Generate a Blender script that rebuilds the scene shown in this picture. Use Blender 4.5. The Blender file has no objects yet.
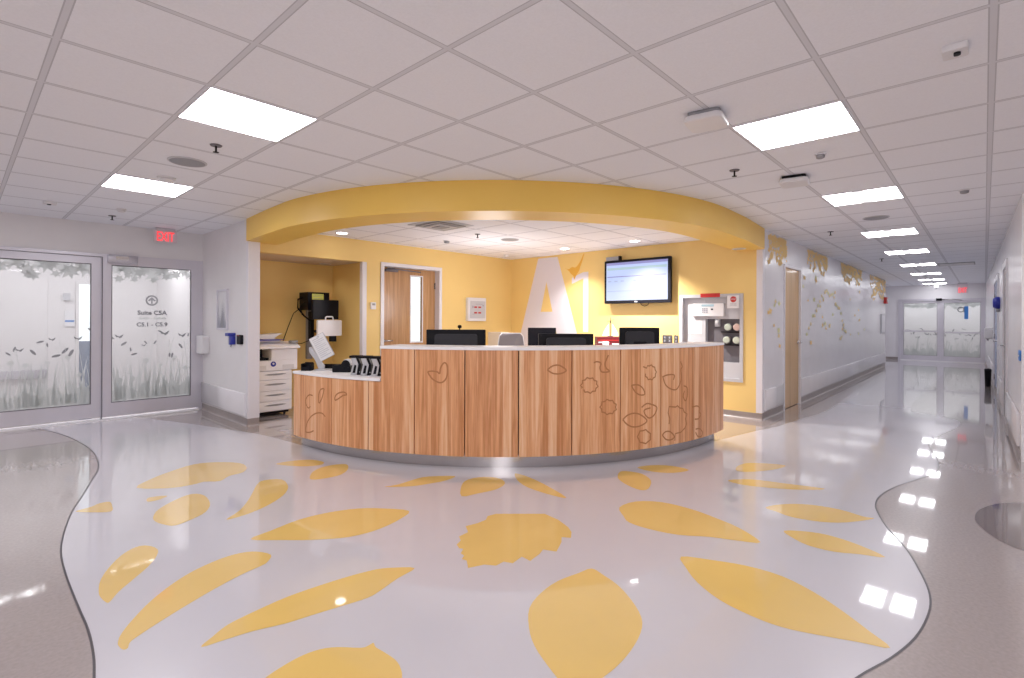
import bpy, math, random
from mathutils import Vector, Matrix
random.seed(7)
sc = bpy.context.scene
COL = sc.collection
PI = math.pi
# ------------------------------------------------------------------ sizes (metres)
T = 0.61                      # ceiling tile
GX, GY = 0.2994, 2.4171       # one crossing of the ceiling grid
CH = 2.574                    # lobby ceiling height
OC = 2.51                     # ceiling height over the reception office
SOF = 2.30                    # underside of the yellow soffit
YD = 8.477                    # wall with the sliding doors
XW = 2.466                    # short white wall beside it
YB = 6.80                     # back wall of the office
XR = 7.36                     # right wall of the office
YC = 2.201                    # left wall of the corridor
XE = 22.3                     # end wall of the corridor
DC = (5.60, 5.33)             # centre of the round desk
SC_ = (5.72, 5.45)            # centre of the round soffit
LEAVES = [[(0.97, 4.91), (1.104, 5.089), (1.265, 5.212), (1.486, 5.322), (1.651, 5.246), (1.785, 5.065), (1.778, 4.871), (1.694, 4.733), (1.578, 4.71), (1.476, 4.616), (1.385, 4.689), (1.291, 4.674), (1.132, 4.718)], [(0.909, 4.122), (0.971, 4.249), (1.103, 4.378), (1.225, 4.432), (1.277, 4.323), (1.248, 4.102), (1.173, 3.949), (1.07, 3.872), (0.966, 3.833), (0.923, 3.893), (0.893, 4.009)], [(0.565, 4.611), (0.653, 4.643), (0.706, 4.688), (0.763, 4.676), (0.759, 4.56), (0.733, 4.433), (0.644, 4.5)], [(0.952, 4.476), (0.979, 4.573), (1.086, 4.525), (1.02, 4.466)], [(0.478, 3.18), (0.505, 3.31), (0.56, 3.442), (0.637, 3.571), (0.717, 3.639), (0.771, 3.61), (0.796, 3.516), (0.768, 3.413), (0.706, 3.304), (0.622, 3.2), (0.546, 3.107), (0.502, 3.033), (0.485, 3.025), (0.474, 3.102)], [(0.456, 2.617), (0.48, 2.684), (0.542, 2.782), (0.637, 2.902), (0.757, 3.011), (0.869, 3.08), (1.002, 3.12), (1.107, 3.115), (1.178, 3.063), (1.214, 2.967), (1.169, 2.896), (1.126, 2.872), (1.012, 2.846), (0.858, 2.787), (0.698, 2.71), (0.59, 2.651), (0.514, 2.605), (0.489, 2.582), (0.477, 2.547), (0.462, 2.547), (0.455, 2.58)], [(1.222, 3.703), (1.345, 3.812), (1.488, 4.021), (1.651, 4.309), (1.736, 4.377), (1.842, 4.293), (1.808, 4.098), (1.718, 3.937), (1.581, 3.809), (1.428, 3.724), (1.303, 3.692)], [(1.997, 4.787), (2.146, 4.787), (2.293, 4.693), (2.333, 4.529), (2.251, 4.462), (2.113, 4.561)], [(2.007, 4.119), (2.091, 4.279), (2.206, 4.373), (2.332, 4.388), (2.442, 4.319), (2.372, 4.165), (2.249, 4.061), (2.112, 4.056)], [(2.32, 3.512), (2.43, 3.484), (2.613, 3.498), (2.726, 3.477), (2.894, 3.32), (2.753, 3.282), (2.603, 3.32), (2.469, 3.371)], [(1.213, 3.265), (1.358, 3.307), (1.554, 3.351), (1.751, 3.327), (1.931, 3.245), (2.051, 3.118), (2.148, 2.946), (1.997, 2.862), (1.824, 2.829), (1.693, 2.843), (1.586, 2.889), (1.451, 2.997), (1.338, 3.116)], [(0.68, 2.338), (0.737, 2.381), (0.81, 2.425), (0.925, 2.446), (1.078, 2.46), (1.234, 2.448), (1.396, 2.422), (1.526, 2.385), (1.6, 2.334), (1.676, 2.246), (1.549, 2.221), (1.436, 2.187), (1.365, 2.17), (1.3, 2.177), (1.203, 2.2), (1.092, 2.226), (0.986, 2.249), (0.868, 2.295), (0.766, 2.318)], [(0.775, 1.946), (0.795, 1.967), (0.87, 1.983), (0.94, 1.987), (1.004, 1.972), (1.058, 1.934), (1.121, 1.86), (1.15, 1.851), (1.173, 1.851), (1.164, 1.82), (1.17, 1.764), (1.173, 1.694), (1.158, 1.638), (1.126, 1.587), (1.037, 1.51), (0.939, 1.489), (0.829, 1.568), (0.753, 1.716), (0.75, 1.847)], [(2.596, 2.905), (2.771, 3.098), (2.907, 3.17), (3.05, 3.125), (3.106, 3.0), (3.042, 2.873), (2.885, 2.823), (2.721, 2.86)], [(3.302, 2.998), (3.306, 2.855), (3.245, 2.622), (3.119, 2.309), (3.082, 2.424), (3.094, 2.672), (3.175, 2.86)], [(2.02, 2.301), (2.073, 2.325), (2.105, 2.376), (2.187, 2.383), (2.24, 2.464), (2.326, 2.444), (2.404, 2.445), (2.457, 2.482), (2.526, 2.47), (2.756, 2.226), (2.735, 2.093), (2.682, 1.971), (2.633, 1.909), (2.561, 1.861), (2.53, 1.909), (2.472, 1.866), (2.352, 1.811), (2.319, 1.884), (2.263, 1.863), (2.161, 1.847), (2.168, 1.915), (2.075, 1.899), (2.055, 1.948), (1.993, 1.947), (1.957, 2.002), (1.871, 2.038), (1.923, 2.106), (1.918, 2.141), (1.954, 2.162), (1.96, 2.198), (2.008, 2.228), (1.997, 2.253)], [(2.323, 1.55), (2.305, 1.464), (2.264, 1.349), (2.186, 1.23), (2.092, 1.129), (1.988, 1.077), (1.849, 1.047), (1.721, 1.039), (1.591, 1.045), (1.492, 1.007), (1.427, 0.989), (1.456, 1.045), (1.502, 1.115), (1.552, 1.233), (1.61, 1.35), (1.689, 1.449), (1.809, 1.549), (1.949, 1.593), (2.095, 1.602), (2.232, 1.573)], [(3.801, 2.278), (3.977, 2.361), (4.041, 2.307), (4.051, 2.186), (3.937, 2.044), (3.735, 1.959), (3.656, 1.986), (3.691, 2.122)], [(4.198, 2.315), (4.357, 2.253), (4.461, 2.113), (4.446, 1.937), (4.263, 2.003), (4.171, 2.156)], [(4.82, 1.659), (4.982, 1.656), (5.101, 1.579), (5.208, 1.356), (5.021, 1.374), (4.805, 1.487), (4.706, 1.606)], [(4.392, 1.577), (4.551, 1.434), (4.618, 1.226), (4.699, 0.929), (4.538, 1.064), (4.412, 1.266), (4.343, 1.468)], [(3.217, 1.914), (3.403, 1.888), (3.522, 1.742), (3.537, 1.528), (3.49, 1.327), (3.427, 1.158), (3.295, 0.99), (3.226, 1.089), (3.16, 1.241), (3.054, 1.402), (3.011, 1.578), (3.019, 1.722), (3.092, 1.808)], [(3.936, 1.151), (4.103, 1.068), (4.219, 0.926), (4.254, 0.75), (4.213, 0.61), (4.217, 0.547), (4.01, 0.67), (3.904, 0.799), (3.863, 0.964), (3.897, 1.065)], [(3.581, 0.935), (3.675, 0.806), (3.695, 0.685), (3.658, 0.545), (3.573, 0.409), (3.515, 0.524), (3.451, 0.64), (3.444, 0.772), (3.504, 0.874)], [(2.786, 1.259), (2.861, 1.123), (2.926, 0.954), (2.936, 0.778), (2.87, 0.614), (2.771, 0.474), (2.674, 0.362), (2.595, 0.28), (2.552, 0.379), (2.485, 0.531), (2.446, 0.647), (2.444, 0.767), (2.479, 0.926), (2.568, 1.074), (2.677, 1.182)]]
WL = [(0.578, 8.589), (0.727, 8.229), (0.872, 7.515), (0.934, 6.709), (0.91, 6.139), (0.854, 5.732), (0.768, 5.413), (0.657, 5.003), (0.548, 4.619), (0.461, 4.204), (0.412, 3.875), (0.393, 3.509), (0.389, 3.091), (0.389, 2.821), (0.375, 2.596), (0.353, 2.429), (0.312, 2.179)]
WR = [(1.705, 0.454), (2.018, 0.412), (2.293, 0.348), (2.528, 0.267), (2.751, 0.212), (2.973, 0.187), (3.176, 0.187), (3.4, 0.225), (3.776, 0.33), (4.098, 0.462), (4.364, 0.543), (4.541, 0.58), (4.799, 0.585), (5.143, 0.528), (5.487, 0.428), (5.908, 0.314), (6.342, 0.323), (6.653, 0.362), (7.033, 0.432), (7.464, 0.441), (7.953, 0.369), (8.525, 0.261), (8.895, 0.233), (9.181, 0.271), (9.35, 0.403), (9.397, 0.623)]
DOORSTRIP = [(1.753, 8.139), (1.958, 7.592), (2.21, 6.763), (2.396, 6.101), (2.483, 5.328)]
CORSTRIP = [(5.728, 2.19), (6.543, 2.039), (7.008, 1.929), (7.771, 1.846), (8.834, 1.729), (11.691, 1.808), (16.277, 1.911)]
RSTRIP = [(9.181, 0.271), (9.259, 0.091), (9.141, -0.205)]
DARK = [(4.734, 0.045), (4.899, 0.031), (5.039, -0.006), (5.213, -0.087), (5.365, -0.218), (5.432, -0.305), (5.329, -0.398), (4.493, -0.336), (4.278, -0.261), (4.23, -0.173), (4.322, -0.073), (4.462, -0.006), (4.602, 0.033)]
CARVE = [[(-173.26, 0.568), (-174.38, 0.569), (-175.4, 0.526), (-175.55, 0.48), (-174.65, 0.436), (-173.94, 0.456)], [(-169.93, 0.652), (-170.85, 0.641), (-171.41, 0.591), (-171.4, 0.507), (-170.78, 0.532), (-170.23, 0.596), (-169.93, 0.652)], [(-169.6, 0.378), (-170.51, 0.407), (-172.1, 0.398), (-173.79, 0.352), (-175.07, 0.276), (-175.51, 0.192), (-174.12, 0.193), (-172.94, 0.218)], [(-167.14, 0.55), (-167.04, 0.589), (-166.23, 0.624), (-164.91, 0.638), (-164.29, 0.617), (-165.17, 0.605), (-166.38, 0.566), (-167.14, 0.55)], [(-148.71, 0.869), (-147.88, 0.874), (-147.07, 0.867), (-146.7, 0.855), (-146.55, 0.907), (-145.97, 0.951), (-145.49, 0.928), (-145.41, 0.859), (-145.77, 0.799), (-146.58, 0.772), (-147.69, 0.795), (-148.4, 0.835), (-148.71, 0.869)], [(-129.39, 0.892), (-128.49, 0.927), (-127.39, 0.93), (-126.28, 0.886), (-127.2, 0.857), (-128.48, 0.86), (-129.39, 0.892)], [(-123.76, 0.724), (-123.5, 0.727), (-123.83, 0.746), (-123.51, 0.766), (-123.53, 0.79), (-123.03, 0.796), (-122.72, 0.816), (-122.23, 0.806), (-121.72, 0.812), (-121.46, 0.79), (-120.96, 0.78), (-121.03, 0.755), (-120.76, 0.733), (-121.14, 0.716), (-121.21, 0.692), (-121.74, 0.69), (-122.12, 0.673), (-122.57, 0.687), (-123.09, 0.685), (-123.27, 0.709)], [(-121.54, 0.949), (-120.98, 0.959), (-120.27, 0.944), (-120.42, 0.9), (-120.02, 0.863), (-118.68, 0.867), (-119.29, 0.898), (-119.5, 0.943), (-118.89, 1.017)], [(-117.53, 0.536), (-117.35, 0.512), (-117.84, 0.499), (-118.06, 0.477), (-118.62, 0.482), (-119.12, 0.472), (-119.5, 0.491), (-120.04, 0.498), (-120.07, 0.524), (-120.41, 0.544), (-120.08, 0.564), (-120.05, 0.589), (-119.51, 0.593), (-119.13, 0.611), (-118.63, 0.598), (-118.07, 0.599), (-117.84, 0.575), (-117.36, 0.56), (-117.53, 0.536)], [(-112.01, 0.9), (-111.27, 0.883), (-111.08, 0.905), (-110.64, 0.903), (-110.23, 0.912), (-109.89, 0.895), (-109.44, 0.888), (-109.36, 0.863), (-109.08, 0.843), (-109.3, 0.821), (-109.31, 0.796), (-109.73, 0.787), (-110.02, 0.769), (-110.45, 0.777), (-110.89, 0.773), (-111.14, 0.795), (-111.53, 0.807), (-111.51, 0.832)], [(-114.43, 0.729), (-113.06, 0.73), (-112.03, 0.693), (-111.65, 0.638), (-112.68, 0.635), (-113.7, 0.669), (-114.43, 0.729)], [(-112.3, 0.515), (-111.26, 0.546), (-110.18, 0.536), (-108.92, 0.501), (-109.47, 0.435), (-110.56, 0.407), (-111.44, 0.438), (-111.73, 0.487), (-110.38, 0.503)], [(-116.11, 0.415), (-115.15, 0.453), (-113.82, 0.466), (-112.43, 0.444), (-111.14, 0.384), (-112.42, 0.344), (-114.03, 0.339), (-115.28, 0.369), (-116.11, 0.415)], [(-110.4, 0.229), (-110.34, 0.199), (-110.89, 0.185), (-111.37, 0.168), (-111.99, 0.18), (-112.62, 0.188), (-112.85, 0.216), (-113.17, 0.243), (-112.85, 0.267), (-112.63, 0.294), (-112.0, 0.294), (-111.38, 0.301), (-110.9, 0.278), (-110.34, 0.258), (-110.4, 0.229)], [(-107.65, 0.79), (-106.4, 0.806), (-104.7, 0.801), (-104.87, 0.754)], [(-107.49, 0.784), (-106.94, 0.717), (-105.83, 0.673), (-104.28, 0.654), (-103.32, 0.694), (-102.72, 0.769), (-102.91, 0.846), (-102.48, 0.878), (-103.04, 0.93)], [(-102.08, 0.685), (-101.03, 0.658), (-101.02, 0.573), (-101.54, 0.532), (-102.19, 0.579), (-101.81, 0.633)], [(-105.96, 0.325), (-105.8, 0.378), (-106.2, 0.435), (-105.98, 0.496), (-104.26, 0.483), (-103.78, 0.494), (-103.17, 0.469), (-102.24, 0.458), (-101.92, 0.423), (-101.0, 0.395), (-101.52, 0.354), (-101.12, 0.296), (-101.77, 0.256), (-102.84, 0.225), (-104.35, 0.222), (-104.46, 0.153)], [(-107.59, 0.227), (-106.89, 0.255), (-105.62, 0.248), (-104.58, 0.193), (-105.5, 0.169), (-106.72, 0.181), (-107.59, 0.227)], [(-99.37, 0.457), (-97.91, 0.46), (-96.99, 0.434), (-97.14, 0.394), (-96.59, 0.368), (-97.28, 0.327), (-98.63, 0.329)], [(-98.33, 0.225), (-96.96, 0.219), (-95.91, 0.175), (-96.31, 0.136), (-97.57, 0.146), (-98.32, 0.193)]]
# ------------------------------------------------------------------ materials
def mat(name, color=(.8,.8,.8), rough=.5, metal=0., spec=.5, coat=0., emit=None, estr=0., alpha=1., trans=0.):
    m = bpy.data.materials.new(name); m.use_nodes = True
    b = m.node_tree.nodes['Principled BSDF']
    b.inputs['Base Color'].default_value = (*color, 1)
    b.inputs['Roughness'].default_value = rough
    b.inputs['Metallic'].default_value = metal
    b.inputs['Specular IOR Level'].default_value = spec
    b.inputs['Coat Weight'].default_value = coat
    b.inputs['Coat Roughness'].default_value = .04
    b.inputs['Alpha'].default_value = alpha
    b.inputs['Transmission Weight'].default_value = trans
    if emit:
        b.inputs['Emission Color'].default_value = (*emit, 1)
        b.inputs['Emission Strength'].default_value = estr
    return m
def N(m, t, **kw):
    n = m.node_tree.nodes.new(t)
    for k, v in kw.items():
        setattr(n, k, v)
    return n
def LK(m, a, b): m.node_tree.links.new(a, b)
def math_node(m, op, a, b=None):
    n = N(m, 'ShaderNodeMath', operation=op)
    for i, v in enumerate((a, b)):
        if v is None: continue
        if isinstance(v, (int, float)): n.inputs[i].default_value = v
        else: LK(m, v, n.inputs[i])
    return n.outputs[0]
def mottled(name, c, rough, amount=.06, scale=3., bump=0., bscale=60., **kw):
    """flat paint / vinyl with a little unevenness"""
    m = mat(name, c, rough, **kw); b = m.node_tree.nodes['Principled BSDF']
    g = N(m, 'ShaderNodeNewGeometry')
    n = N(m, 'ShaderNodeTexNoise'); n.inputs['Scale'].default_value = scale; n.inputs['Detail'].default_value = 4
    LK(m, g.outputs['Position'], n.inputs['Vector'])
    r = N(m, 'ShaderNodeMapRange'); LK(m, n.outputs[0], r.inputs[0])
    r.inputs[1].default_value = .3; r.inputs[2].default_value = .7
    r.inputs[3].default_value = 1 - amount; r.inputs[4].default_value = 1 + amount
    mx = N(m, 'ShaderNodeVectorMath', operation='SCALE'); mx.inputs[0].default_value = c
    LK(m, r.outputs[0], mx.inputs['Scale']); LK(m, mx.outputs[0], b.inputs['Base Color'])
    if bump:
        n2 = N(m, 'ShaderNodeTexNoise'); n2.inputs['Scale'].default_value = bscale; n2.inputs['Detail'].default_value = 2
        LK(m, g.outputs['Position'], n2.inputs['Vector'])
        bp = N(m, 'ShaderNodeBump'); bp.inputs['Strength'].default_value = bump; bp.inputs['Distance'].default_value = .01
        LK(m, n2.outputs[0], bp.inputs['Height']); LK(m, bp.outputs[0], b.inputs['Normal'])
    return m
def ceiling_mat(name, tile, bar, dark):
    m = mat(name, tile, .9, spec=.15); b = m.node_tree.nodes['Principled BSDF']
    g = N(m, 'ShaderNodeNewGeometry'); s = N(m, 'ShaderNodeSeparateXYZ'); LK(m, g.outputs['Position'], s.inputs[0])
    def dist(o, off):
        a = math_node(m, 'DIVIDE', math_node(m, 'SUBTRACT', o, off), T)
        f = math_node(m, 'FRACT', math_node(m, 'ADD', a, .5))
        return math_node(m, 'MULTIPLY', math_node(m, 'ABSOLUTE', math_node(m, 'SUBTRACT', f, .5)), T)
    d = math_node(m, 'MINIMUM', dist(s.outputs[0], GX), dist(s.outputs[1], GY))
    inbar = math_node(m, 'LESS_THAN', d, .011)
    inline = math_node(m, 'LESS_THAN', d, .0165)
    n = N(m, 'ShaderNodeTexNoise'); n.inputs['Scale'].default_value = 90; LK(m, g.outputs['Position'], n.inputs['Vector'])
    r = N(m, 'ShaderNodeMapRange'); LK(m, n.outputs[0], r.inputs[0]); r.inputs[3].default_value = .95; r.inputs[4].default_value = 1.05
    sc0 = N(m, 'ShaderNodeVectorMath', operation='SCALE'); sc0.inputs[0].default_value = tile; LK(m, r.outputs[0], sc0.inputs['Scale'])
    m1 = N(m, 'ShaderNodeMix', data_type='RGBA'); LK(m, inline, m1.inputs[0]); LK(m, sc0.outputs[0], m1.inputs[6]); m1.inputs[7].default_value = (*dark, 1)
    m2 = N(m, 'ShaderNodeMix', data_type='RGBA'); LK(m, inbar, m2.inputs[0]); LK(m, m1.outputs[2], m2.inputs[6]); m2.inputs[7].default_value = (*bar, 1)
    LK(m, m2.outputs[2], b.inputs['Base Color'])
    return m
def wood_mat(name, c1, c2, c3, strip=.085, streak=1., rough=.35):
    """vertical strips of veneer; UV: x runs along the face in metres, y is the height"""
    m = mat(name, c1, rough, coat=.15); b = m.node_tree.nodes['Principled BSDF']
    uv = N(m, 'ShaderNodeUVMap'); s = N(m, 'ShaderNodeSeparateXYZ'); LK(m, uv.outputs[0], s.inputs[0])
    cell = math_node(m, 'FLOOR', math_node(m, 'DIVIDE', s.outputs[0], strip))
    wn = N(m, 'ShaderNodeTexWhiteNoise', noise_dimensions='1D'); LK(m, cell, wn.inputs['W'])
    cmb = N(m, 'ShaderNodeCombineXYZ')
    LK(m, math_node(m, 'MULTIPLY', s.outputs[0], 42.), cmb.inputs[0])
    LK(m, math_node(m, 'MULTIPLY', s.outputs[1], 1.3), cmb.inputs[1])
    LK(m, math_node(m, 'MULTIPLY', wn.outputs[0], 40.), cmb.inputs[2])
    n1 = N(m, 'ShaderNodeTexNoise'); n1.inputs['Scale'].default_value = 1.; n1.inputs['Detail'].default_value = 5; n1.inputs['Distortion'].default_value = .6
    LK(m, cmb.outputs[0], n1.inputs['Vector'])
    cmb2 = N(m, 'ShaderNodeCombineXYZ')
    LK(m, math_node(m, 'MULTIPLY', s.outputs[0], 220.), cmb2.inputs[0])
    LK(m, math_node(m, 'MULTIPLY', s.outputs[1], 9.), cmb2.inputs[1])
    n2 = N(m, 'ShaderNodeTexNoise'); n2.inputs['Scale'].default_value = 1.; n2.inputs['Detail'].default_value = 3
    LK(m, cmb2.outputs[0], n2.inputs['Vector'])
    cr = N(m, 'ShaderNodeValToRGB'); e = cr.color_ramp.elements
    e[0].position = .3; e[0].color = (*c3, 1); e[1].position = .68; e[1].color = (*c2, 1)
    k = e.new(.5); k.color = (*c1, 1)
    f = math_node(m, 'ADD', math_node(m, 'MULTIPLY', n1.outputs[0], .8), math_node(m, 'MULTIPLY', n2.outputs[0], .2))
    f = math_node(m, 'ADD', f, math_node(m, 'MULTIPLY', math_node(m, 'SUBTRACT', wn.outputs[0], .5), .16 * streak))
    LK(m, f, cr.inputs[0])
    LK(m, cr.outputs[0], b.inputs['Base Color'])
    return m
def glass_mat(name, tint=(.96,.98,.98), refl=.5):
    m = bpy.data.materials.new(name); m.use_nodes = True; nt = m.node_tree; nt.nodes.clear()
    o = N(m, 'ShaderNodeOutputMaterial'); t = N(m, 'ShaderNodeBsdfTransparent'); t.inputs[0].default_value = (*tint, 1)
    g = N(m, 'ShaderNodeBsdfGlossy'); g.inputs['Roughness'].default_value = .01
    f = N(m, 'ShaderNodeFresnel'); f.inputs[0].default_value = 1.5
    mx = N(m, 'ShaderNodeMixShader'); LK(m, math_node(m, 'MULTIPLY', f.outputs[0], refl * 2), mx.inputs[0])
    LK(m, t.outputs[0], mx.inputs[1]); LK(m, g.outputs[0], mx.inputs[2]); LK(m, mx.outputs[0], o.inputs[0])
    return m
def film_mat(name, c, see=.35):
    m = bpy.data.materials.new(name); m.use_nodes = True; nt = m.node_tree; nt.nodes.clear()
    o = N(m, 'ShaderNodeOutputMaterial'); t = N(m, 'ShaderNodeBsdfTransparent')
    d = N(m, 'ShaderNodeBsdfDiffuse'); d.inputs[0].default_value = (*c, 1)
    tr = N(m, 'ShaderNodeBsdfTranslucent'); tr.inputs[0].default_value = (*c, 1)
    a = N(m, 'ShaderNodeMixShader'); a.inputs[0].default_value = .5; LK(m, d.outputs[0], a.inputs[1]); LK(m, tr.outputs[0], a.inputs[2])
    mx = N(m, 'ShaderNodeMixShader'); mx.inputs[0].default_value = 1 - see
    LK(m, t.outputs[0], mx.inputs[1]); LK(m, a.outputs[0], mx.inputs[2]); LK(m, mx.outputs[0], o.inputs[0])
    return m
M = {}
# ------------------------------------------------------------------ mesh builder
class Fr:
    """local frame: u along the surface, d out of it, z up"""
    def __init__(s, o, u, d=None, z=(0,0,1)):
        s.o = Vector(o); s.u = Vector(u).normalized(); s.z = Vector(z).normalized()
        s.d = Vector(d).normalized() if d else s.z.cross(s.u)
    def __call__(s, u, d, z): return s.o + s.u * u + s.d * d + s.z * z
ID = Fr((0,0,0), (1,0,0), (0,1,0))
class MB:
    def __init__(s, f=ID): s.v = []; s.f = []; s.m = []; s.sm = []; s.uv = {}; s.fr = f
    def p(s, a): s.v.append(s.fr(*a)); return len(s.v) - 1
    def face(s, ids, mi=0, smooth=False, uv=None):
        s.f.append(tuple(ids)); s.m.append(mi); s.sm.append(smooth)
        if uv: s.uv[len(s.f) - 1] = uv
    def poly(s, pts, mi=0): s.face([s.p(q) for q in pts], mi)
    def box(s, a, b, mi=0):
        x0, y0, z0 = a; x1, y1, z1 = b
        i = [s.p(q) for q in ((x0,y0,z0),(x1,y0,z0),(x1,y1,z0),(x0,y1,z0),(x0,y0,z1),(x1,y0,z1),(x1,y1,z1),(x0,y1,z1))]
        for q, ax in (((0,3,2,1),2),((4,5,6,7),2),((0,1,5,4),0),((1,2,6,5),1),((2,3,7,6),0),((3,0,4,7),1)):
            loc = [((x0,y0,z0),(x1,y0,z0),(x1,y1,z0),(x0,y1,z0),(x0,y0,z1),(x1,y0,z1),(x1,y1,z1),(x0,y1,z1))[k] for k in q]
            uv = [(l[0], l[2]) if ax == 0 else (l[1], l[2]) if ax == 1 else (l[0], l[1]) for l in loc]
            s.face([i[k] for k in q], mi, False, uv)
        return s
    def rbox(s, a, b, r=.01, mi=0, n=3, axis=1):
        """box with rounded vertical/other edges, extruded along axis (0 u,1 d,2 z)"""
        lo = [min(a[k], b[k]) for k in range(3)]; hi = [max(a[k], b[k]) for k in range(3)]
        ax = [k for k in range(3) if k != axis]
        r = min(r, (hi[ax[0]]-lo[ax[0]])/2.01, (hi[ax[1]]-lo[ax[1]])/2.01)
        out = []
        for cx, cy, t0 in ((hi[ax[0]]-r, hi[ax[1]]-r, 0), (lo[ax[0]]+r, hi[ax[1]]-r, 90), (lo[ax[0]]+r, lo[ax[1]]+r, 180), (hi[ax[0]]-r, lo[ax[1]]+r, 270)):
            for k in range(n + 1):
                t = math.radians(t0 + 90 * k / n); out.append((cx + r*math.cos(t), cy + r*math.sin(t)))
        return s.extr(out, lo[axis], hi[axis], axis, mi, smooth=True)
    def extr(s, poly, lo, hi, axis=2, mi=0, smooth=False, mi_side=None):
        """extrude a 2D polygon along axis"""
        def q(a, b, c):
            return (a, b, c) if axis == 2 else (a, c, b) if axis == 1 else (c, a, b)
        A = [s.p(q(x, y, lo)) for x, y in poly]; B = [s.p(q(x, y, hi)) for x, y in poly]
        s.face(A[::-1], mi, False, [poly[k] for k in range(len(poly))][::-1]); s.face(B, mi, False, list(poly))
        n = len(poly); ms = mi if mi_side is None else mi_side
        L = 0
        for k in range(n):
            j = (k + 1) % n; d = math.dist(poly[k], poly[j])
            s.face((A[k], A[j], B[j], B[k]), ms, smooth, [(L, lo), (L+d, lo), (L+d, hi), (L, hi)]); L += d
        return s
    def lathe(s, c, prof, axis=(0,0,1), n=20, mi=0, smooth=True, caps=True):
        """profile [(r, h)...] about axis through c (in the local frame)"""
        ax = Vector(axis).normalized(); t = Vector((1,0,0)) if abs(ax.x) < .9 else Vector((0,1,0))
        e1 = ax.cross(t).normalized(); e2 = ax.cross(e1); c = Vector(c)
        rings = []
        for r, h in prof:
            rings.append([s.p(tuple(c + ax*h + (e1*math.cos(2*PI*k/n) + e2*math.sin(2*PI*k/n))*r)) for k in range(n)])
        for a, b in zip(rings, rings[1:]):
            for k in range(n):
                j = (k+1) % n; s.face((a[k], a[j], b[j], b[k]), mi, smooth)
        if caps:
            s.face(rings[0][::-1], mi); s.face(rings[-1], mi)
        return s
    def tube(s, path, r, n=10, mi=0, smooth=True):
        P = [Vector(q) for q in path]; rings = []
        up = Vector((0,0,1))
        for i, q in enumerate(P):
            d = ((P[min(i+1, len(P)-1)] - q).normalized() + (q - P[max(i-1, 0)]).normalized()).normalized()
            a = d.cross(up)
            if a.length < .05: a = d.cross(Vector((1,0,0)))
            a.normalize(); b = d.cross(a); rr = r[i] if isinstance(r, (list, tuple)) else r
            rings.append([s.p(tuple(q + (a*math.cos(2*PI*k/n) + b*math.sin(2*PI*k/n))*rr)) for k in range(n)])
        for a, b in zip(rings, rings[1:]):
            for k in range(n):
                j = (k+1) % n; s.face((a[k], a[j], b[j], b[k]), mi, smooth)
        s.face(rings[0][::-1], mi); s.face(rings[-1], mi)
        return s
    def ribbon(s, pts, w, d0, mi=0, closed=False):
        """flat line of width w drawn on the surface d=d0; pts are (u, z)"""
        n = len(pts); L = []; R = []
        for i in range(n):
            a = Vector(pts[(i-1) % n if closed else max(i-1, 0)]); b = Vector(pts[(i+1) % n if closed else min(i+1, n-1)])
            t = b - a
            if t.length < 1e-6: t = Vector((1,0))
            t.normalize(); q = Vector(pts[i]); o = Vector((-t.y, t.x)) * w / 2
            L.append(s.p((q.x+o.x, d0, q.y+o.y))); R.append(s.p((q.x-o.x, d0, q.y-o.y)))
        for i in range(n if closed else n-1):
            j = (i+1) % n; s.face((L[i], R[i], R[j], L[j]), mi)
        return s
    def build(s, name, mats, parent=None, bevel=0., label=None):
        me = bpy.data.meshes.new(name); me.from_pydata([tuple(v) for v in s.v], [], s.f)
        mats = mats if isinstance(mats, (list, tuple)) else [mats]
        for k in mats: me.materials.append(M[k] if isinstance(k, str) else k)
        uvl = me.uv_layers.new(name='UVMap')
        for i, pl in enumerate(me.polygons):
            pl.material_index = s.m[i]; pl.use_smooth = s.sm[i]
            if i in s.uv:
                for li, c in zip(pl.loop_indices, s.uv[i]): uvl.data[li].uv = c
        me.validate(); me.update()
        import bmesh
        bm = bmesh.new(); bm.from_mesh(me); bmesh.ops.recalc_face_normals(bm, faces=bm.faces); bm.to_mesh(me); bm.free()
        o = bpy.data.objects.new(name, me); COL.objects.link(o)
        if parent is not None:
            o.parent = parent
            if parent.name in INV: o.matrix_parent_inverse = INV[parent.name]
        if bevel:
            b = o.modifiers.new('edge', 'BEVEL'); b.width = bevel; b.segments = 2; b.limit_method = 'ANGLE'
        if label: o['label'] = label
        return o
INV = {}
def thing(name, loc, label, cat, group=None):
    o = bpy.data.objects.new(name, None); COL.objects.link(o); o.location = loc; o.empty_display_size = .1
    o['label'] = label; o['category'] = cat
    if group: o['group'] = group
    INV[o.name] = Matrix.Translation(Vector(loc)).inverted()
    return o
def tag(o, label, cat, group=None):
    o['label'] = label; o['category'] = cat
    if group: o['group'] = group
    return o
def struct(o): o['kind'] = 'structure'; return o
def dup(root, loc, label, group=None):
    r = root.copy(); COL.objects.link(r); r.location = loc; r['label'] = label
    if group: r['group'] = group
    for ch in list(root.children):
        c = ch.copy(); COL.objects.link(c); c.parent = r
        for g in list(ch.children):
            d = g.copy(); COL.objects.link(d); d.parent = c
    return r
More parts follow.
